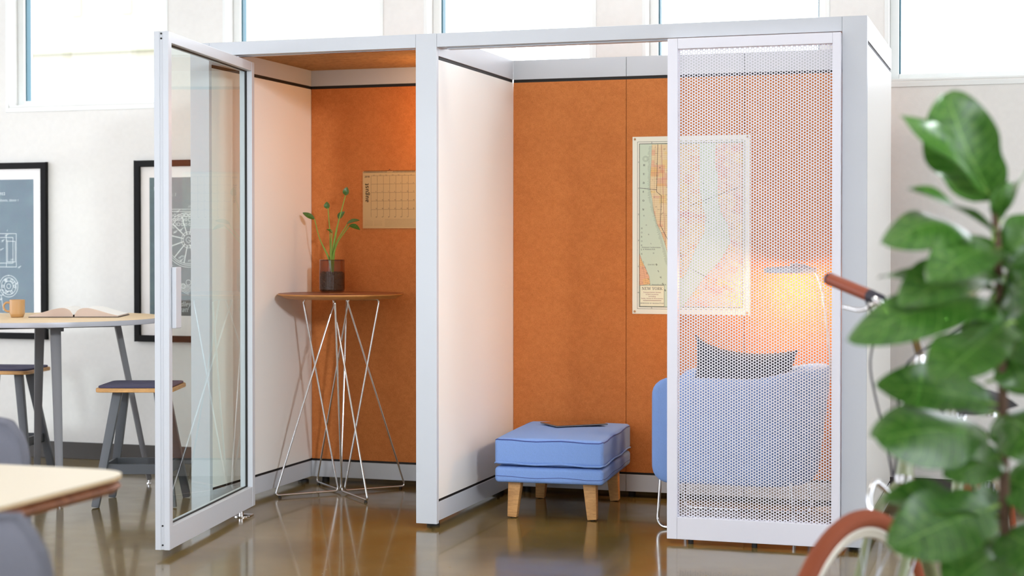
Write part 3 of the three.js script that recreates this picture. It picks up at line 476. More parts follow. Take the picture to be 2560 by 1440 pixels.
// ---------------------------------------------------------------- armchair, pillow, floor lamp behind the screen
{
  const o = thing('armchair', 'light blue tub armchair behind the perforated screen', 'armchair', [0, 0, 0]);
  const xa = 1.03, xb = 1.79, z0 = -0.275, z1 = -0.935, rc = 0.2, th = 0.085, path = [];
  // centre line of the U-shaped shell in plan
  const i0 = z0 - th / 2, i1 = z1 + th / 2, ib = xb - th / 2;
  for (let k = 0; k <= 16; k++) path.push([xa + (ib - rc - xa) * k / 16, i0]);
  for (let k = 1; k <= 8; k++) { const a = PI / 2 * k / 8; path.push([ib - rc + rc * Math.sin(a), i0 - rc + rc * Math.cos(a)]); }
  for (let k = 1; k <= 6; k++) path.push([ib, i0 - rc + (i1 + rc - (i0 - rc)) * k / 6]);
  for (let k = 1; k <= 8; k++) { const a = PI / 2 * k / 8; path.push([ib - rc + rc * Math.cos(a), i1 + rc - rc * Math.sin(a)]); }
  for (let k = 1; k <= 16; k++) path.push([ib - rc + (xa - ib + rc) * k / 16, i1]);
  const fine = []; path.forEach(([x, z], i) => fine.push(V(x, 0, z))); const curve = new THREE.CatmullRomCurve3(fine, false, 'centripetal'), len = curve.getLength(), NS = 96, NR = 28;
  const shell = sheet((u, v) => {
    const e = u < 0.08 ? Math.pow(u / 0.08, 2) * 0.08 : u > 0.92 ? 1 - Math.pow((1 - u) / 0.08, 2) * 0.08 : u, p = curve.getPointAt(clamp(e, 0, 1)), t = curve.getTangentAt(clamp(e, 0, 1)), nx = V(t.z, 0, -t.x), s = Math.min(e, 1 - e) * len, rr = 0.085;
    const inset = s < rr ? rr - Math.sqrt(Math.max(0, rr * rr - (rr - s) * (rr - s))) : 0, back = THREE.MathUtils.smoothstep(p.x, 1.45, 1.75), y0 = 0.212 + inset, y1 = 0.69 + 0.045 * back - inset, hh = (y1 - y0) / 2, tt = th / 2 * (s < 0.03 ? Math.sqrt(Math.max(0.0001, 1 - Math.pow(1 - s / 0.03, 2))) : 1);
    const a = v * 2 * PI, c = Math.cos(a), q = Math.sin(a), n = 0.22, sx = Math.sign(c) * Math.pow(Math.abs(c), 0.35), sy = Math.sign(q) * Math.pow(Math.abs(q), n), y = (y0 + y1) / 2 + hh * sy, lean = 0.06 * back * (y - 0.7) / 0.5;
    return V(p.x + nx.x * sx * tt + lean, y, p.z + nx.z * sx * tt);
  }, NS, NR);
  part('shell', withUv(shell), M.blue, o);
  part('seat_cushion', withUv(moved(cushion(0.62, 0.13, 0.48, 0.035, 0.02, 12), 1.34, 0.385, -0.605)), M.blue, o);
  part('seat_deck', box(1.06, 0.25, -0.845, 1.68, 0.318, -0.365, 0.01), M.blue, o);
  for (const z of [-0.31, -0.9]) part('sled_leg', bent([V(1.07, 0.235, z), V(1.055, 0.008, z), V(1.68, 0.008, z), V(1.66, 0.235, z)], 0.0075, 0.05, false, 10, 8), M.chrome, o);
  part('cross_bar', rod(V(1.45, 0.0085, -0.31), V(1.45, 0.0085, -0.9), 0.006), M.chrome, o);
  part('tag', box(1.022, 0.352, -0.372, 1.026, 0.36, -0.362, 0), M.leather, o, 'small red tag');
  // pillow
  const w = 0.5, h = 0.34, pil = sheet((u, v) => { const side = u < 0.5 ? 1 : -1, uu = u < 0.5 ? u * 2 : 2 - u * 2, x = (uu - 0.5) * 2, y = (v - 0.5) * 2, k = Math.pow(Math.max(0, (1 - x * x) * (1 - y * y)), 0.45), px = x * w / 2 * (1 - 0.09 * (1 - Math.abs(y) ** 3 + 0)) * (1), py = y * h / 2 * (1 - 0.22 * (1 - x * x)) + (y > 0 ? 0.03 * y * Math.pow(Math.max(0, -x), 4) : 0); return V(px, py, side * 0.065 * k); }, 48, 20);
  const q = single('pillow', withUv(pil), M.navy, 'dark navy cushion with pointed corners propped inside the armchair', 'pillow'); q.position.set(1.365, 0.645, -0.775); q.rotation.set(-0.16, 0, -0.07);
}
{
  const o = thing('floor_lamp', 'slim arched floor lamp with a flat round head behind the armchair', 'floor lamp', [1.77, 0, -1.04]);
  part('base', lathe([[0, 0], [0.1, 0], [0.1, 0.006], [0.095, 0.01], [0, 0.011]], 40), M.silver, o);
  part('stem', smooth([V(0, 0.01, 0), V(0, 0.4, 0), V(-0.02, 0.7, 0.0), V(-0.05, 0.98, 0.005), V(-0.07, 1.1, 0.015), V(-0.1, 1.17, 0.04), V(-0.16, 1.196, 0.085), V(-0.2, 1.196, 0.11)], 0.006, 10, 48), M.silver, o);
  const head = part('head', lathe([[0, 1.19], [0.02, 1.19], [0.115, 1.182], [0.126, 1.176], [0.126, 1.156], [0.12, 1.156], [0.116, 1.172], [0, 1.176]], 48), M.silver, o, 'flat silver grey lamp head'); head.position.set(-0.2, 0, 0.11);
  part('diffuser', lathe([[0.114, 1.166], [0, 1.166]], 40), std({ color: 0xffffff, emissive: lin(1, 0.62, 0.28), emissiveIntensity: 3 }), o).position.set(-0.2, 0, 0.11);
  const l = new THREE.PointLight(lin(1, 0.56, 0.22), FLOOR_LAMP); l.position.set(-0.2, 1.135, 0.11); l.castShadow = true; l.shadow.radius = 3; o.add(l);
}

// ---------------------------------------------------------------- table, stools and pictures on the left
{
  const h = 0.91, o = thing('round_table', 'round counter-height table with a pale wood top and splayed grey legs', 'table', [-2.27, 0, -0.49]);
  part('tabletop', uvBox(lathe([[0, h], [0.596, h], [0.599, h - 0.002]], 80)), M.maple, o);
  part('table_edge', lathe([[0.599, h - 0.002], [0.6, h - 0.004], [0.6, h - 0.026], [0.597, h - 0.028], [0, h - 0.028]], 80), M.silver, o);
  for (let k = 0; k < 4; k++) { const a = (50 + 90 * k) * PI / 180, c = Math.cos(a), s = Math.sin(a); part('leg', bar(V(0.36 * c, h - 0.029, 0.36 * s), V(0.53 * c, 0.022, 0.53 * s), 0.052, 0.03, 0.032, 0.024, V(-s, 0, c)), M.greyMetal, o); part('glide', [rod(V(0.53 * c, 0.006, 0.53 * s), V(0.53 * c, 0.024, 0.53 * s), 0.006), rod(V(0.53 * c, 0, 0.53 * s), V(0.53 * c, 0.006, 0.53 * s), 0.014, 0.012, 14)], M.chrome, o); }
  part('under_frame', [bar(V(-0.26, h - 0.04, -0.26), V(0.26, h - 0.04, 0.26), 0.04, 0.02, 0.04, 0.02, V(0, 1, 0)), bar(V(-0.26, h - 0.04, 0.26), V(0.26, h - 0.04, -0.26), 0.04, 0.02, 0.04, 0.02, V(0, 1, 0))], M.greyMetal, o);
  const m = thing('mug', 'tan stoneware mug on the round table', 'mug', [-2.405, h + 0.0004, -0.42], 0.25);
  part('body', lathe([[0, 0.0], [0.029, 0.0], [0.033, 0.004], [0.036, 0.014], [0.039, 0.02], [0.0395, 0.09], [0.0385, 0.0925], [0.0365, 0.091], [0.036, 0.02], [0, 0.012]], 40), M.ceramic, m);
  part('handle', smooth([V(-0.037, 0.076, 0), V(-0.06, 0.076, 0), V(-0.072, 0.062, 0), V(-0.07, 0.044, 0), V(-0.056, 0.032, 0), V(-0.037, 0.03, 0)], 0.0058, 10, 20), M.ceramic, m);
  const b = thing('open_book', 'open book lying on the round table', 'book', [-2.155, h + 0.0004, -0.62], 0.36);
  const page = (s) => { const f = (u) => 0.014 + 0.044 * Math.sin(PI * Math.pow(u, 0.62)) * (1 - 0.55 * u) - 0.004 * u, N = 16, top = sheet((u, v) => V(s * (0.004 + u * 0.225), f(u), (v - 0.5) * 0.3 * (s)), N, 1), g = [top]; for (const z of [-0.15, 0.15]) g.push(sheet((u, v) => V(s * (0.004 + u * 0.225), 0.004 + (f(u) - 0.004) * v, z), N, 1)); g.push(sheet((u, v) => V(s * 0.229, 0.004 + (f(1) - 0.004) * v, (u - 0.5) * 0.3), 1, 1)); return g; };
  for (const s of [-1, 1]) { const g = page(s); const blk = part('page_block', g.slice(1), M.pageEdge, b); part('page', g[0], M.paper, blk); part('cover', box(Math.min(0, s * 0.234), 0, -0.154, Math.max(0, s * 0.234), 0.0035, 0.154, 0.001), M.bookCover, b); }
}
function stool(x, z, turn, label) {
  const o = thing('stool', label, 'stool', [x, 0, z], turn, 'counter stools at the round table'), h = 0.6, w = 0.375, d = 0.36;
  const shape = (ww, dd, r, hole) => { const s = new THREE.Shape(), a = ww / 2, b = dd / 2; s.moveTo(-a + r, -b); s.lineTo(a - r, -b); s.quadraticCurveTo(a, -b, a, -b + r); s.lineTo(a, b - r); s.quadraticCurveTo(a, b, a - r, b); s.lineTo(-a + r, b); s.quadraticCurveTo(-a, b, -a, b - r); s.lineTo(-a, -b + r); s.quadraticCurveTo(-a, -b, -a + r, -b); if (hole) { const p = new THREE.Path(); p.moveTo(-0.05, -0.016); p.lineTo(-0.05, 0.016); p.quadraticCurveTo(0, 0.03, 0.05, 0.016); p.lineTo(0.05, -0.016); p.quadraticCurveTo(0, -0.03, -0.05, -0.016); s.holes.push(p); } return s; };
  const slab = (s, t, y, bev) => { const g = new THREE.ExtrudeGeometry(s, { depth: t - 2 * bev, bevelSize: bev, bevelThickness: bev, bevelSegments: 2, curveSegments: 6 }); g.rotateX(-PI / 2); g.translate(0, y + bev, 0); return g; };
  part('seat', uvBox(slab(shape(w, d, 0.04, false), 0.02, h - 0.032, 0.004)), M.oak, o, 'pale oak seat board'); part('seat_pad', uvBox(slab(shape(w - 0.02, d - 0.02, 0.04, true), 0.011, h - 0.0118, 0.004)), M.padGrey, o, 'dark purple grey felt pad');
  const yt = h - 0.033;
  for (const [sx, sz] of [[-1, 1], [1, 1], [-1, -1], [1, -1]]) part('leg', bar(V(sx * 0.1, yt, sz * 0.075), V(sx * 0.19, 0.004, sz * 0.17), 0.044, 0.036, 0.036, 0.03, V(1, 0, 0)), M.stoolMetal, o);
  const fy = 0.16; part('foot_rest', [box(-0.16, fy, 0.115, 0.16, fy + 0.05, 0.13, 0.002), box(-0.16, fy, -0.13, 0.16, fy + 0.05, -0.115, 0.002), box(-0.165, fy, -0.13, -0.15, fy + 0.05, 0.13, 0.002), box(0.15, fy, -0.13, 0.165, fy + 0.05, 0.13, 0.002)], M.darkMetal, o);
  return o;
}
stool(-1.565, -0.25, 0.31, 'counter stool with a dark pad in front of the round table, beside the glass door');
stool(-2.86, -0.98, 0.2, 'counter stool with a dark pad behind the round table, at the left edge');
function picture(x0, label, tex) {
  const w = 0.79, h = 1.07, o = thing('framed_print', label, 'picture', [x0, 0.718, ZB + 0.0008]), f = 0.034, d = 0.03;
  const mitre = (a, b, c, e) => { const s = new THREE.Shape(); s.moveTo(...a); s.lineTo(...b); s.lineTo(...c); s.lineTo(...e); s.closePath(); return new THREE.ExtrudeGeometry(s, { depth: d - 0.008, bevelSize: 0.0025, bevelThickness: 0.004, bevelSegments: 2 }); };
  const e = 0.0004; part('frame_bar', moved(mitre([e, h], [w - e, h], [w - f, h - f], [f, h - f]), 0, 0, 0.004), M.pictureFrame, o); part('frame_bar', moved(mitre([e, 0], [f, f], [w - f, f], [w - e, 0]), 0, 0, 0.004), M.pictureFrame, o); part('frame_bar', moved(mitre([0, e], [0, h - e], [f, h - f], [f, f]), 0, 0, 0.004), M.pictureFrame, o); part('frame_bar', moved(mitre([w, e], [w - f, f], [w - f, h - f], [w, h - e]), 0, 0, 0.004), M.pictureFrame, o);
  part('mat_board', box(f - 0.004, f - 0.004, 0.008, w - f + 0.004, h - f + 0.004, 0.011, 0), M.mat, o, 'white mat board');
  part('print', moved(new THREE.PlaneGeometry(0.6, 0.815), w / 2, 0.562, 0.0115), std({ map: tex, roughness: 0.8 }), o);
  part('pane', moved(new THREE.PlaneGeometry(w - 2 * f, h - 2 * f), w / 2, h / 2, 0.016), M.pane, o);
}
const chalk = (draw, base) => canvasTex(768, 1040, (c, w, h) => { c.fillStyle = base; c.fillRect(0, 0, w, h); const r = rng(91); for (let i = 0; i < 500; i++) { c.fillStyle = `rgba(${r() < 0.5 ? '200,220,220' : '20,40,50'},0.035)`; c.beginPath(); c.ellipse(r() * w, r() * h, 20 + r() * 90, 8 + r() * 30, r() * 3, 0, 7); c.fill(); } c.strokeStyle = c.fillStyle = 'rgba(236,240,236,0.9)'; c.lineWidth = 4.5; draw(c, w, h, r); });
const circ = (c, x, y, r) => { c.beginPath(); c.arc(x, y, r, 0, 7); c.stroke(); }, line = (c, ...p) => { c.beginPath(); for (let i = 0; i < p.length; i += 2) i ? c.lineTo(p[i], p[i + 1]) : c.moveTo(p[i], p[i + 1]); c.stroke(); };
const wheelPrint = chalk((c, w, h, r) => {
  c.font = 'bold 32px serif'; c.fillText('No. 9,671.', 36, 96); c.font = 'italic 30px serif'; c.fillText('Fig. 1', 150, 140); c.font = 'italic 26px serif'; c.fillText('PATENTED 1890', 430, 96);
  const X = 330, Y = 470; for (const q of [205, 190, 178, 60, 44, 20]) circ(c, X, Y, q); for (let i = 0; i < 12; i++) { const a = i * PI / 6 + 0.2; line(c, X + 44 * Math.cos(a), Y + 44 * Math.sin(a), X + 178 * Math.cos(a), Y + 178 * Math.sin(a)); line(c, X + 44 * Math.cos(a + 0.06), Y + 44 * Math.sin(a + 0.06), X + 178 * Math.cos(a + 0.03), Y + 178 * Math.sin(a + 0.03)); }
  line(c, 110, 360, 110, 270, 150, 240, 420, 240, 470, 300, 470, 330); line(c, 125, 360, 125, 280, 160, 256, 400, 256); for (let i = 0; i < 26; i++) circ(c, 150 + (i % 9) * 32, 285 + Math.floor(i / 9) * 34, 8 + r() * 6); c.strokeRect(90, 420, 44, 66); circ(c, 112, 505, 24); circ(c, 112, 505, 12);
  circ(c, 600, 640, 120); circ(c, 600, 640, 104); for (let i = 0; i < 8; i++) { const a = i * PI / 4; line(c, 600, 640, 600 + 104 * Math.cos(a), 640 + 104 * Math.sin(a)); } line(c, 330, 470, 600, 640); line(c, 330, 500, 590, 670);
  c.font = 'italic 22px serif'; for (let i = 0; i < 46; i++) { const a = r() * 6.28, q = 90 + r() * 190, x = X + q * Math.cos(a), y = Y + q * Math.sin(a); c.fillText(String(Math.floor(r() * 60)), x, y); if (i % 3 === 0) line(c, x + 12, y - 6, x + 38, y - 26); }
  c.font = 'italic 26px serif'; c.fillText('Fig. 20', 130, 742); c.strokeRect(100, 620, 56, 60); for (let i = 0; i < 6; i++) line(c, 160 + i * 9, 800 - i * 4, 330 + i * 6, 880 - i * 10); for (let i = 0; i < 5; i++) circ(c, 240 + i * 44, 790 + (i % 2) * 26, 16 + i * 2);
  c.font = 'italic 44px serif'; c.fillText('J. Lindley', 150, 968); c.fillText('Wyatt', 200, 1010); c.font = 'italic 34px serif'; c.fillText('Inventor', 480, 990);
}, '#566a6e');
const cameraPrint = chalk((c, w, h, r) => {
  c.font = 'bold 30px serif'; c.fillText('PATENTED 1912', 270, 120); c.font = 'italic 26px serif'; c.fillText('9 Sheets, Sheet 1', 430, 170);
  c.strokeRect(170, 420, 440, 260); c.strokeRect(200, 450, 380, 200); for (const q of [110, 92, 70, 40]) circ(c, 330, 560, q); line(c, 520, 420, 520, 680); c.strokeRect(530, 480, 70, 160); c.strokeRect(260, 360, 160, 60);
  for (const q of [84, 66, 40, 18]) circ(c, 540, 830, q); for (let i = 0; i < 6; i++) circ(c, 540 + 52 * Math.cos(i * PI / 3), 830 + 52 * Math.sin(i * PI / 3), 9); for (const q of [60, 42]) circ(c, 330, 810, q); c.strokeRect(380, 860, 110, 40); line(c, 400, 900, 380, 1020); line(c, 470, 900, 490, 1020); line(c, 435, 900, 435, 1020);
  c.font = 'italic 20px serif'; for (let i = 0; i < 34; i++) { const x = 150 + r() * 480, y = 340 + r() * 640; c.fillText(String(Math.floor(r() * 60)), x, y); if (i % 2) line(c, x + 10, y - 6, x + 34, y - 20); }
}, '#3c6070');
picture(-2.394, 'black framed grey print of a spoked wheel drawing beside the glass door', wheelPrint);
picture(-3.79, 'black framed blue-green print of a camera drawing at the left edge', cameraPrint);

// ---------------------------------------------------------------- foreground table and chairs, left
{
  const o = thing('work_table', 'cream topped table with a rounded corner in the left foreground', 'table', [0, 0, 0]), h = 0.74;
  const s = new THREE.Shape(), x0 = -1.0, x1 = 0.585, z0 = 3.4, z1 = 4.12, r = 0.13; s.moveTo(x0 + r, -z0); s.lineTo(x1 - r, -z0); s.quadraticCurveTo(x1, -z0, x1, -z0 - r); s.lineTo(x1, -z1 + r); s.quadraticCurveTo(x1, -z1, x1 - r, -z1); s.lineTo(x0 + r, -z1); s.quadraticCurveTo(x0, -z1, x0, -z1 + r); s.lineTo(x0, -z0 - r); s.quadraticCurveTo(x0, -z0, x0 + r, -z0);
  const slab = (t, y, inset, bt) => { const g = new THREE.ExtrudeGeometry(s, { depth: t, bevelEnabled: bt > 0, bevelThickness: bt, bevelSize: inset, bevelOffset: -inset, bevelSegments: 2, curveSegments: 12 }); g.rotateX(-PI / 2); g.translate(0, y, 0); return g; };
  part('tabletop', uvBox(slab(0.0035, h - 0.004, 0.0, 0)), M.laminate, o); part('table_edge', uvBox(slab(0.006, h - 0.0105, 0, 0)), M.maple, o); part('underside', uvBox(slab(0.001, h - 0.03, 0.045, 0.018)), M.walnut, o);
  for (const [x, z] of [[x0 + 0.3, z0 + 0.16], [x1 - 0.62, z0 + 0.16], [x0 + 0.3, z1 - 0.16], [x1 - 0.62, z1 - 0.16]]) part('leg', bar(V(x, h - 0.05, z), V(x + Math.sign(x - (x0 + x1) / 2) * 0.06, 0.001, z + Math.sign(z - 3.8) * 0.05), 0.045, 0.045, 0.028, 0.028), M.greyMetal, o);
}
function shellChair(x, z, turn, label) {
  const o = thing('side_chair', label, 'chair', [x, 0, z], turn, 'grey upholstered chairs at the cream table');
  // local: faces +z, back at -z. one curved shell: seat rising into the back, with an outer and an inner skin
  const prof = [[0.2, 0.455], [0.12, 0.462], [0.0, 0.455], [-0.12, 0.45], [-0.19, 0.47], [-0.225, 0.53], [-0.24, 0.62], [-0.252, 0.72], [-0.262, 0.8]], c = new THREE.CatmullRomCurve3(prof.map(([a, b]) => V(0, b, a)));
  const skin = (off, s) => (u, v) => { const p = c.getPointAt(u), t = c.getTangentAt(u), n = V(0, -t.z, t.y).multiplyScalar(off), k = (v - 0.5) * 2, e = u > 0.86 ? Math.sqrt(Math.max(0, 1 - Math.pow((u - 0.86) / 0.14, 2) * 0.42)) : u < 0.14 ? Math.sqrt(Math.max(0, 1 - Math.pow((0.14 - u) / 0.14, 2) * 0.5)) : 1, half = (0.245 - 0.02 * u) * e, wrap = 0.07 * k * k * THREE.MathUtils.smoothstep(u, 0.42, 0.75), dip = u < 0.5 ? 0.018 * k * k : 0; return V(k * half + 0, p.y + n.y + dip, p.z + n.z + wrap); };
  const a = skin(0.012), b = skin(-0.012), rim = [];
  for (let i = 0; i <= 24; i++) rim.push([i / 24, 0]); for (let i = 1; i <= 14; i++) rim.push([1, i / 14]); for (let i = 1; i <= 24; i++) rim.push([1 - i / 24, 1]); for (let i = 1; i < 14; i++) rim.push([0, 1 - i / 14]);
  part('shell', [withUv(sheet(a, 28, 14)), withUv(sheet(b, 28, 14))], M.fabricGrey, o); part('rim', tubeThrough(rim.map(([u, v]) => a(u, v).add(b(u, v)).multiplyScalar(0.5)), 0.0125, true, 8), M.fabricGrey, o);
  for (const [sx, sz] of [[-1, 1], [1, 1], [-1, -1], [1, -1]]) part('leg', rod(V(sx * 0.12, 0.44, sz * 0.1), V(sx * 0.22, 0.001, sz * 0.2), 0.011, 0.009, 10), M.greyMetal, o);
  return o;
}
shellChair(-0.185, 3.26, 0, 'grey upholstered chair on the far side of the cream table');
shellChair(0.77, 4.17, PI - 0.12, 'grey upholstered chair on the near side of the cream table, back to the viewer');

// ---------------------------------------------------------------- bicycle
{
  const o = thing('bicycle', 'olive green city bicycle with brown tyres and grips leaning behind the leafy plant', 'bicycle', [2.38, 0, 2.95], 0);
  // local x forward, y up, z to the rider's right; the fork crown stands over the group's origin
  const fwd = V(-0.2, 0, 0.98).normalize(); o.rotation.y = Math.atan2(-fwd.z, fwd.x);
  const B = (x, y, z = 0) => V(x - 0.84, y, z), R = 0.345;
  const rear = B(0, R), front = B(1.06, R), crown = B(0.84, 0.72), headTop = B(0.785, 0.9), bb = B(0.44, 0.28), seatTop = B(0.29, 0.74);
  function wheel(c, name) {
    const w = grp(name, o); w.position.copy(c);
    part('tyre', new THREE.TorusGeometry(R - 0.021, 0.021, 14, 72), M.tyre, w, 'brown rubber tyre'); part('rim', [new THREE.TorusGeometry(R - 0.047, 0.011, 8, 72), new THREE.TorusGeometry(R - 0.058, 0.008, 8, 72)], M.rim, w, 'cream metal rim');
    part('hub', turned(new THREE.CylinderGeometry(0.022, 0.022, 0.08, 16), PI / 2), M.chrome, w);
    for (let i = 0; i < 32; i++) { const a = i / 32 * 2 * PI, h = a + (i % 4 < 2 ? 0.9 : -0.9), s = i % 2 ? 0.03 : -0.03; part('spoke', rod(V(0.02 * Math.cos(h), 0.02 * Math.sin(h), s), V((R - 0.062) * Math.cos(a), (R - 0.062) * Math.sin(a), 0), 0.0012, 0.0012, 5), M.steel, w); }
    return w;
  }
  const turn = -0.19, steer = (m) => { m.position.applyAxisAngle(V(0, 1, 0), turn); m.rotation.y = turn; return m; };
  wheel(rear, 'rear_wheel'); steer(wheel(front, 'front_wheel'));
  const tube = (a, b, r, n) => part(n, rod(a, b, r, r, 14), M.olive, o);
  tube(crown.clone().lerp(headTop, 0.12), headTop, 0.021, 'head_tube'); tube(crown.clone().lerp(headTop, 0.25), bb, 0.017, 'down_tube'); tube(crown.clone().lerp(headTop, 0.7), seatTop.clone().lerp(bb, 0.1), 0.015, 'top_tube'); tube(bb, seatTop, 0.016, 'seat_tube');
  for (const s of [-1, 1]) {
    steer(part('fork_blade', smooth([crown.clone().add(V(0, 0.0, s * 0.012)), crown.clone().add(V(0.03, -0.05, s * 0.045)), B(0.95, 0.53, s * 0.054), B(1.01, 0.42, s * 0.054), B(1.06, R, s * 0.052)], (t) => 0.0145 - 0.006 * t, 10, 24), M.olive, o));
    part('seat_stay', rod(seatTop.clone().add(V(0, -0.03, s * 0.016)), rear.clone().add(V(0, 0, s * 0.055)), 0.008), M.olive, o); part('chain_stay', rod(bb.clone().add(V(0, 0, s * 0.03)), rear.clone().add(V(0, 0, s * 0.055)), 0.009), M.olive, o);
    steer(part('fender_stay', rod(front.clone().add(V(0, 0, s * 0.06)), B(0.8, 0.6, s * 0.03), 0.0025), M.steel, o));
    steer(part('brake_arm', smooth([B(0.862, 0.7, s * 0.02), B(0.885, 0.73, s * 0.05), B(0.91, 0.69, s * 0.052), B(0.918, 0.62, s * 0.03)], 0.0075, 8, 12), M.chrome, o)); steer(part('brake_pad', box(0.875 - 0.84, 0.6, s * 0.022 - 0.008, 0.935 - 0.84, 0.615, s * 0.022 + 0.008, 0.003), M.rubber, o));
    const hand = [B(0.79, 1.1, s * 0.01), B(0.79, 1.105, s * 0.05), B(0.74, 1.13, s * 0.1), B(0.67, 1.155, s * 0.16), B(0.63, 1.18, s * 0.235), B(0.6, 1.2, s * 0.32)];
    const cv = new THREE.CatmullRomCurve3(hand); steer(part('handlebar', tubeThrough(cv.getPoints(30), 0.011, false, 10), M.chrome, o));
    const g0 = cv.getPoint(0.68), g1 = cv.getPoint(1), gd = g1.clone().sub(g0).normalize(); steer(part('grip', rod(g0, g1.clone().addScaledVector(gd, 0.012), 0.0165, 0.0165, 16), M.leather, o, 'brown leather grip')); steer(part('grip_end', rod(g1.clone().addScaledVector(gd, 0.0125), g1.clone().addScaledVector(gd, 0.022), 0.0175, 0.016, 16), M.rubber, o)); steer(part('grip_collar', [rod(g0, g0.clone().addScaledVector(gd, -0.045), 0.017, 0.015, 14)], M.rubber, o));
    steer(part('brake_lever', smooth([g0.clone().addScaledVector(gd, -0.03).add(V(0.01, -0.01, 0)), g0.clone().add(V(0.035, -0.035, 0)), g0.clone().addScaledVector(gd, 0.08).add(V(0.03, -0.05, 0))], 0.005, 8, 10), M.chrome, o));
    steer(part('brake_cable', smooth([g0.clone().add(V(0.02, -0.012, 0)), g0.clone().add(V(0.12, -0.07, -s * 0.08)), B(0.93, 1.0, s * 0.04), B(0.9, 0.85, s * 0.02), B(0.89, 0.74, 0)], 0.0028, 6, 24), M.rubber, o));
    part('crank', rod(bb.clone().add(V(0, 0, s * 0.06)), bb.clone().add(V(s * 0.15, -s * 0.08, s * 0.065)), 0.009), M.chrome, o); part('pedal', moved(new RoundedBoxGeometry(0.09, 0.022, 0.08, 1, 0.004), bb.x + s * 0.15, bb.y - s * 0.08, s * 0.115), M.rubber, o);
  }
  steer(part('stem', [rod(headTop, B(0.75, 1.03), 0.013), rod(B(0.75, 1.03), B(0.79, 1.1), 0.014), rod(B(0.79, 1.1, -0.03), B(0.79, 1.1, 0.03), 0.015)], M.chrome, o));
  part('headset', rod(headTop, headTop.clone().lerp(crown, -0.08), 0.025, 0.022, 16), M.chrome, o); part('headset', rod(crown.clone().lerp(headTop, 0.12), crown.clone().lerp(headTop, 0.02), 0.025, 0.02, 16), M.chrome, o);
  part('seat_post', rod(seatTop, B(0.265, 0.86), 0.0125), M.chrome, o);
  part('saddle', withUv(sheet((u, v) => { const k = (v - 0.5) * 2, w = 0.02 + 0.1 * Math.pow(1 - u, 1.5); return V(B(0.13 + u * 0.28, 0).x, 0.9 - k * k * 0.045 - 0.015 * Math.sin(PI * u), k * w); }, 16, 12)), std({ color: 0x1c1a1e, roughness: 0.5, side: THREE.DoubleSide }), o, 'black saddle');
  for (const s of [-1, 1]) part('saddle_spring', moved(new THREE.CylinderGeometry(0.016, 0.016, 0.05, 14), B(0.15, 0).x, 0.85, s * 0.05), M.chrome, o);
  part('chainring', [moved(turned(new THREE.TorusGeometry(0.085, 0.006, 6, 40), 0, 0), bb.x, bb.y, 0.05), moved(new THREE.TorusGeometry(0.04, 0.006, 6, 24), bb.x, bb.y, 0.05)], M.steel, o);
  part('chain_guard', bent([B(0.44, 0.375, 0.052), B(0.0, 0.385, 0.052), B(0.0, 0.305, 0.052), B(0.44, 0.19, 0.052)], 0.004, 0.03, true), M.olive, o);
  part('kickstand', rod(bb.clone().add(V(-0.03, -0.02, -0.03)), B(0.34, 0.002, -0.16), 0.007), M.steel, o);
}
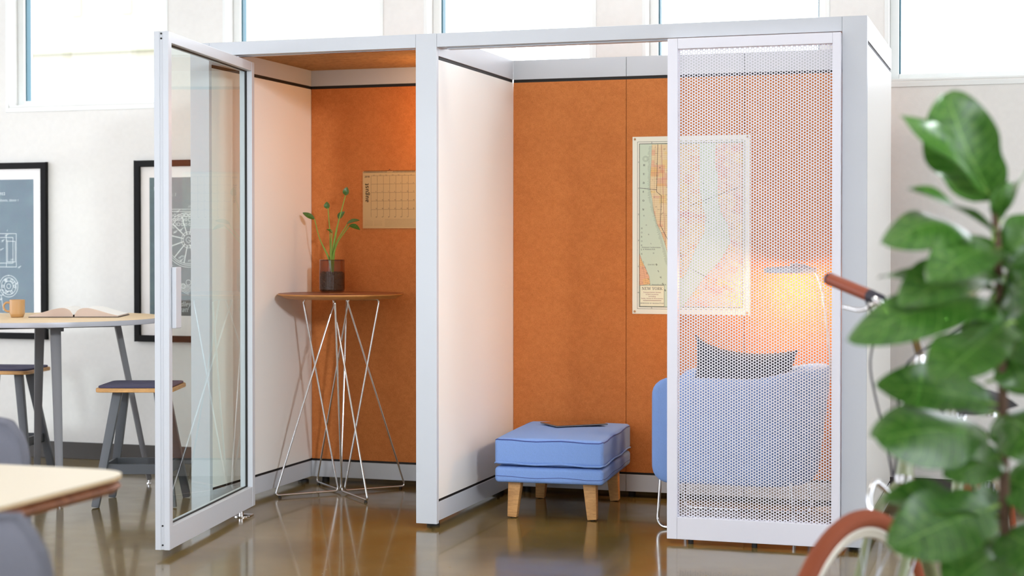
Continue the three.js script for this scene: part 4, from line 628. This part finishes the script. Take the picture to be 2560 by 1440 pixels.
// ---------------------------------------------------------------- fiddle leaf fig
{
  const base = at(2515, 1440, 3.0), o = thing('fiddle_leaf_fig', 'tall leafy fig plant with big glossy leaves in the right foreground', 'plant', [base.x, 0, base.z]);
  const L = (u, v, d) => at(u, v, d).sub(V(base.x, 0, base.z));
  part('pot', lathe([[0, 0.0], [0.13, 0.0], [0.15, 0.02], [0.185, 0.36], [0.19, 0.37], [0.18, 0.37], [0.17, 0.33], [0, 0.33]], 40), M.terracotta, o, 'pale round planter'); part('soil', moved(new THREE.CylinderGeometry(0.17, 0.165, 0.02, 30), 0, 0.335, 0), M.soil, o).userData.kind = 'stuff';
  part('trunk', smooth([V(0, 0.33, 0), V(0.01, 0.6, 0), L(2512, 1300, 3.0), L(2508, 1050, 3.0), L(2502, 800, 3.0), L(2492, 600, 3.0), L(2484, 500, 3.0)], (t) => 0.012 - 0.006 * t, 10, 40), M.trunk, o);
  function leaf(ub, vb, db, ut, vt, dt, W, nrm, bend = 0.03, cup = 0.12, wave = 0.006) {
    const a = L(ub, vb, db), b = L(ut, vt, dt), d = b.clone().sub(a), len = d.length(), dir = d.clone().normalize(), s = dir.clone().cross(nrm).normalize(), n = s.clone().cross(dir).normalize();
    const g = sheet((u, v) => { const k = (v - 0.5) * 2, waist = 1 - 0.18 * Math.exp(-Math.pow((u - 0.33) / 0.12, 2)), hw = 1.14 * W * (0.03 + Math.pow(Math.sin(PI * Math.pow(u, 0.72) * 0.985 + 0.02), 0.62) * (0.62 + 0.42 * u) * waist); return a.clone().addScaledVector(dir, u * len).addScaledVector(s, k * hw).addScaledVector(n, bend * (Math.sin(PI * u * 0.9) - 0.5 * u) + cup * hw * k * k + wave * Math.sin(u * 9 + k * 2) * Math.abs(k) * Math.abs(k)); }, 22, 12, (u, v) => [v, u]);
    const lf = part('leaf', g, figLeaf, o); part('petiole', smooth([a.clone().addScaledVector(dir, -0.035).addScaledVector(n, -0.01), a.clone().addScaledVector(dir, -0.015), a.clone().addScaledVector(dir, 0.01)], 0.0032, 6, 6), M.stem, o); return lf;
  }
  const cam = V(2.663, 1.297, 6.902).sub(base).setY(0).normalize(), up = V(0, 1, 0), N = (c, u, r = 0) => cam.clone().multiplyScalar(c).addScaledVector(up, u).addScaledVector(V(0.95, 0, -0.3), r);
    leaf(2482, 500, 3.0, 2365, 232, 3.02, 0.078, N(1, 0.25, -0.45), 0.03, 0.35); leaf(2470, 480, 3.0, 2252, 288, 2.98, 0.035, N(0.7, 0.9, 0), 0.01, 0.3);
  leaf(2490, 585, 3.0, 2268, 470, 2.9, 0.045, N(0.45, 1, 0), 0.01, 0.25); leaf(2440, 600, 3.0, 2214, 600, 2.92, 0.06, N(0.7, 0.8, 0), 0.05, -0.2);
  leaf(2500, 620, 3.0, 2330, 700, 2.84, 0.06, N(1, 0.7, 0), 0.03, 0.2); leaf(2480, 720, 3.0, 2198, 690, 2.95, 0.03, N(0.3, 1, 0), 0.01, 0.2);
  leaf(2500, 690, 3.0, 2255, 760, 2.88, 0.07, N(0.7, 1, 0), 0.03, 0.15); leaf(2510, 770, 3.0, 2128, 845, 2.86, 0.065, N(0.75, 0.8, 0), 0.05, -0.15);
  leaf(2520, 810, 2.95, 2345, 955, 2.74, 0.07, N(1, 0.7, -0.2), 0.01, 0.1); leaf(2480, 1010, 3.0, 2194, 965, 2.93, 0.055, N(0.85, 0.6, 0), 0.02, 0.2);
  leaf(2470, 1090, 3.0, 2194, 1095, 2.84, 0.078, N(0.95, 0.6, 0), 0.03, -0.25); leaf(2500, 1040, 3.0, 2640, 1140, 2.86, 0.07, N(1, 0.6, 0), 0.03, -0.2);
  leaf(2500, 1140, 3.0, 2370, 1195, 2.9, 0.05, N(0.8, 0.5, 0.2), 0.02, 0.15); leaf(2480, 1290, 3.0, 2208, 1250, 2.92, 0.05, N(0.6, 0.9, 0), 0.02, 0.25);
  leaf(2480, 1270, 2.98, 2230, 1370, 2.84, 0.075, N(1, 0.45, 0), 0.02, 0.12); leaf(2500, 1380, 3.0, 2380, 1470, 2.86, 0.07, N(1, 0.7, 0), 0.02, 0.12);
  leaf(2510, 1330, 3.0, 2650, 1430, 2.9, 0.075, N(0.9, 0.7, 0), 0.02, 0.1); leaf(2495, 560, 3.0, 2590, 400, 3.05, 0.018, N(0.4, 0.5, -1), 0.01, 0.2);
  leaf(2500, 660, 3.0, 2640, 560, 2.95, 0.06, N(0.8, 0.6, -0.4), 0.02, 0.2); leaf(2505, 740, 3.0, 2650, 700, 2.9, 0.075, N(1, 0.5, 0), 0.03, 0.15);
  leaf(2508, 860, 3.02, 2650, 840, 2.98, 0.08, N(0.9, 0.6, 0), 0.03, 0.15); leaf(2505, 900, 3.05, 2380, 830, 3.2, 0.06, N(0.8, 0.7, 0), 0.02, 0.1);
  leaf(2508, 950, 3.05, 2640, 960, 3.1, 0.07, N(0.9, 0.7, 0), 0.02, 0.15); leaf(2498, 640, 3.03, 2420, 760, 3.2, 0.06, N(0.9, 0.5, 0), 0.02, 0.15);
  leaf(2510, 700, 3.06, 2560, 820, 3.1, 0.06, N(1, 0.3, 0), 0.02, 0.1); leaf(2512, 780, 3.05, 2440, 900, 3.12, 0.055, N(1, 0.3, 0), 0.02, 0.1); leaf(2512, 1240, 3.04, 2420, 1330, 3.1, 0.06, N(0.9, 0.5, 0), 0.02, 0.1); leaf(2514, 880, 3.02, 2570, 980, 2.98, 0.05, N(1, 0.4, 0), 0.02, 0.1); leaf(2514, 1360, 3.04, 2560, 1470, 3.06, 0.07, N(1, 0.4, 0), 0.02, 0.1);
  leaf(2512, 1200, 3.02, 2640, 1260, 3.0, 0.07, N(0.9, 0.7, 0), 0.02, 0.15); leaf(2490, 545, 3.0, 2520, 455, 2.96, 0.02, N(1, 0.2, 0), 0.01, 0.4);
}
// ---------------------------------------------------------------- outside
{
  struct('ground_outside', box(-40, -0.6, -60, 40, -0.25, ZB - T - 0.01, 0), M.asphalt, 'pale ground outside the windows', 'ground');
  const b = thing('building', 'pale building seen through the leftmost high window', 'building', [-11, -0.25, -14.5]);
  part('wall', box(-6, 0, -6, 4.2, 6.6, 0, 0), M.brickPale, b); part('ledge', box(-6.05, 4.42, 0.001, 4.25, 4.52, 0.12, 0.01), M.stonePale, b); part('parapet', box(-6.05, 6.62, -6.05, 4.25, 6.85, 0.1, 0.01), M.stonePale, b);
  for (let i = 0; i < 9; i++) { const x = -4.6 + i * 0.36 * 2.4 + 0.12; const w = part('window', box(x, 4.98, 0.001, x + 0.17, 5.4, 0.02, 0), M.stonePale, b); part('pane', box(x + 0.02, 5.0, 0.021, x + 0.15, 5.38, 0.024, 0), M.outGlass, w); }
  const p = thing('vent_pipe', 'pale vent pipe standing outside the third high window', 'pipe', [-2.4, -0.25, -9]);
  part('pipe', rod(V(0, 0, 0), V(0, 3.92, 0), 0.038, 0.038, 16), M.roofPale, p); part('cap', rod(V(0, 3.92, 0), V(0, 4.0, 0), 0.045, 0.045, 16), M.roofPale, p);
}
renderer.render(scene, camera);
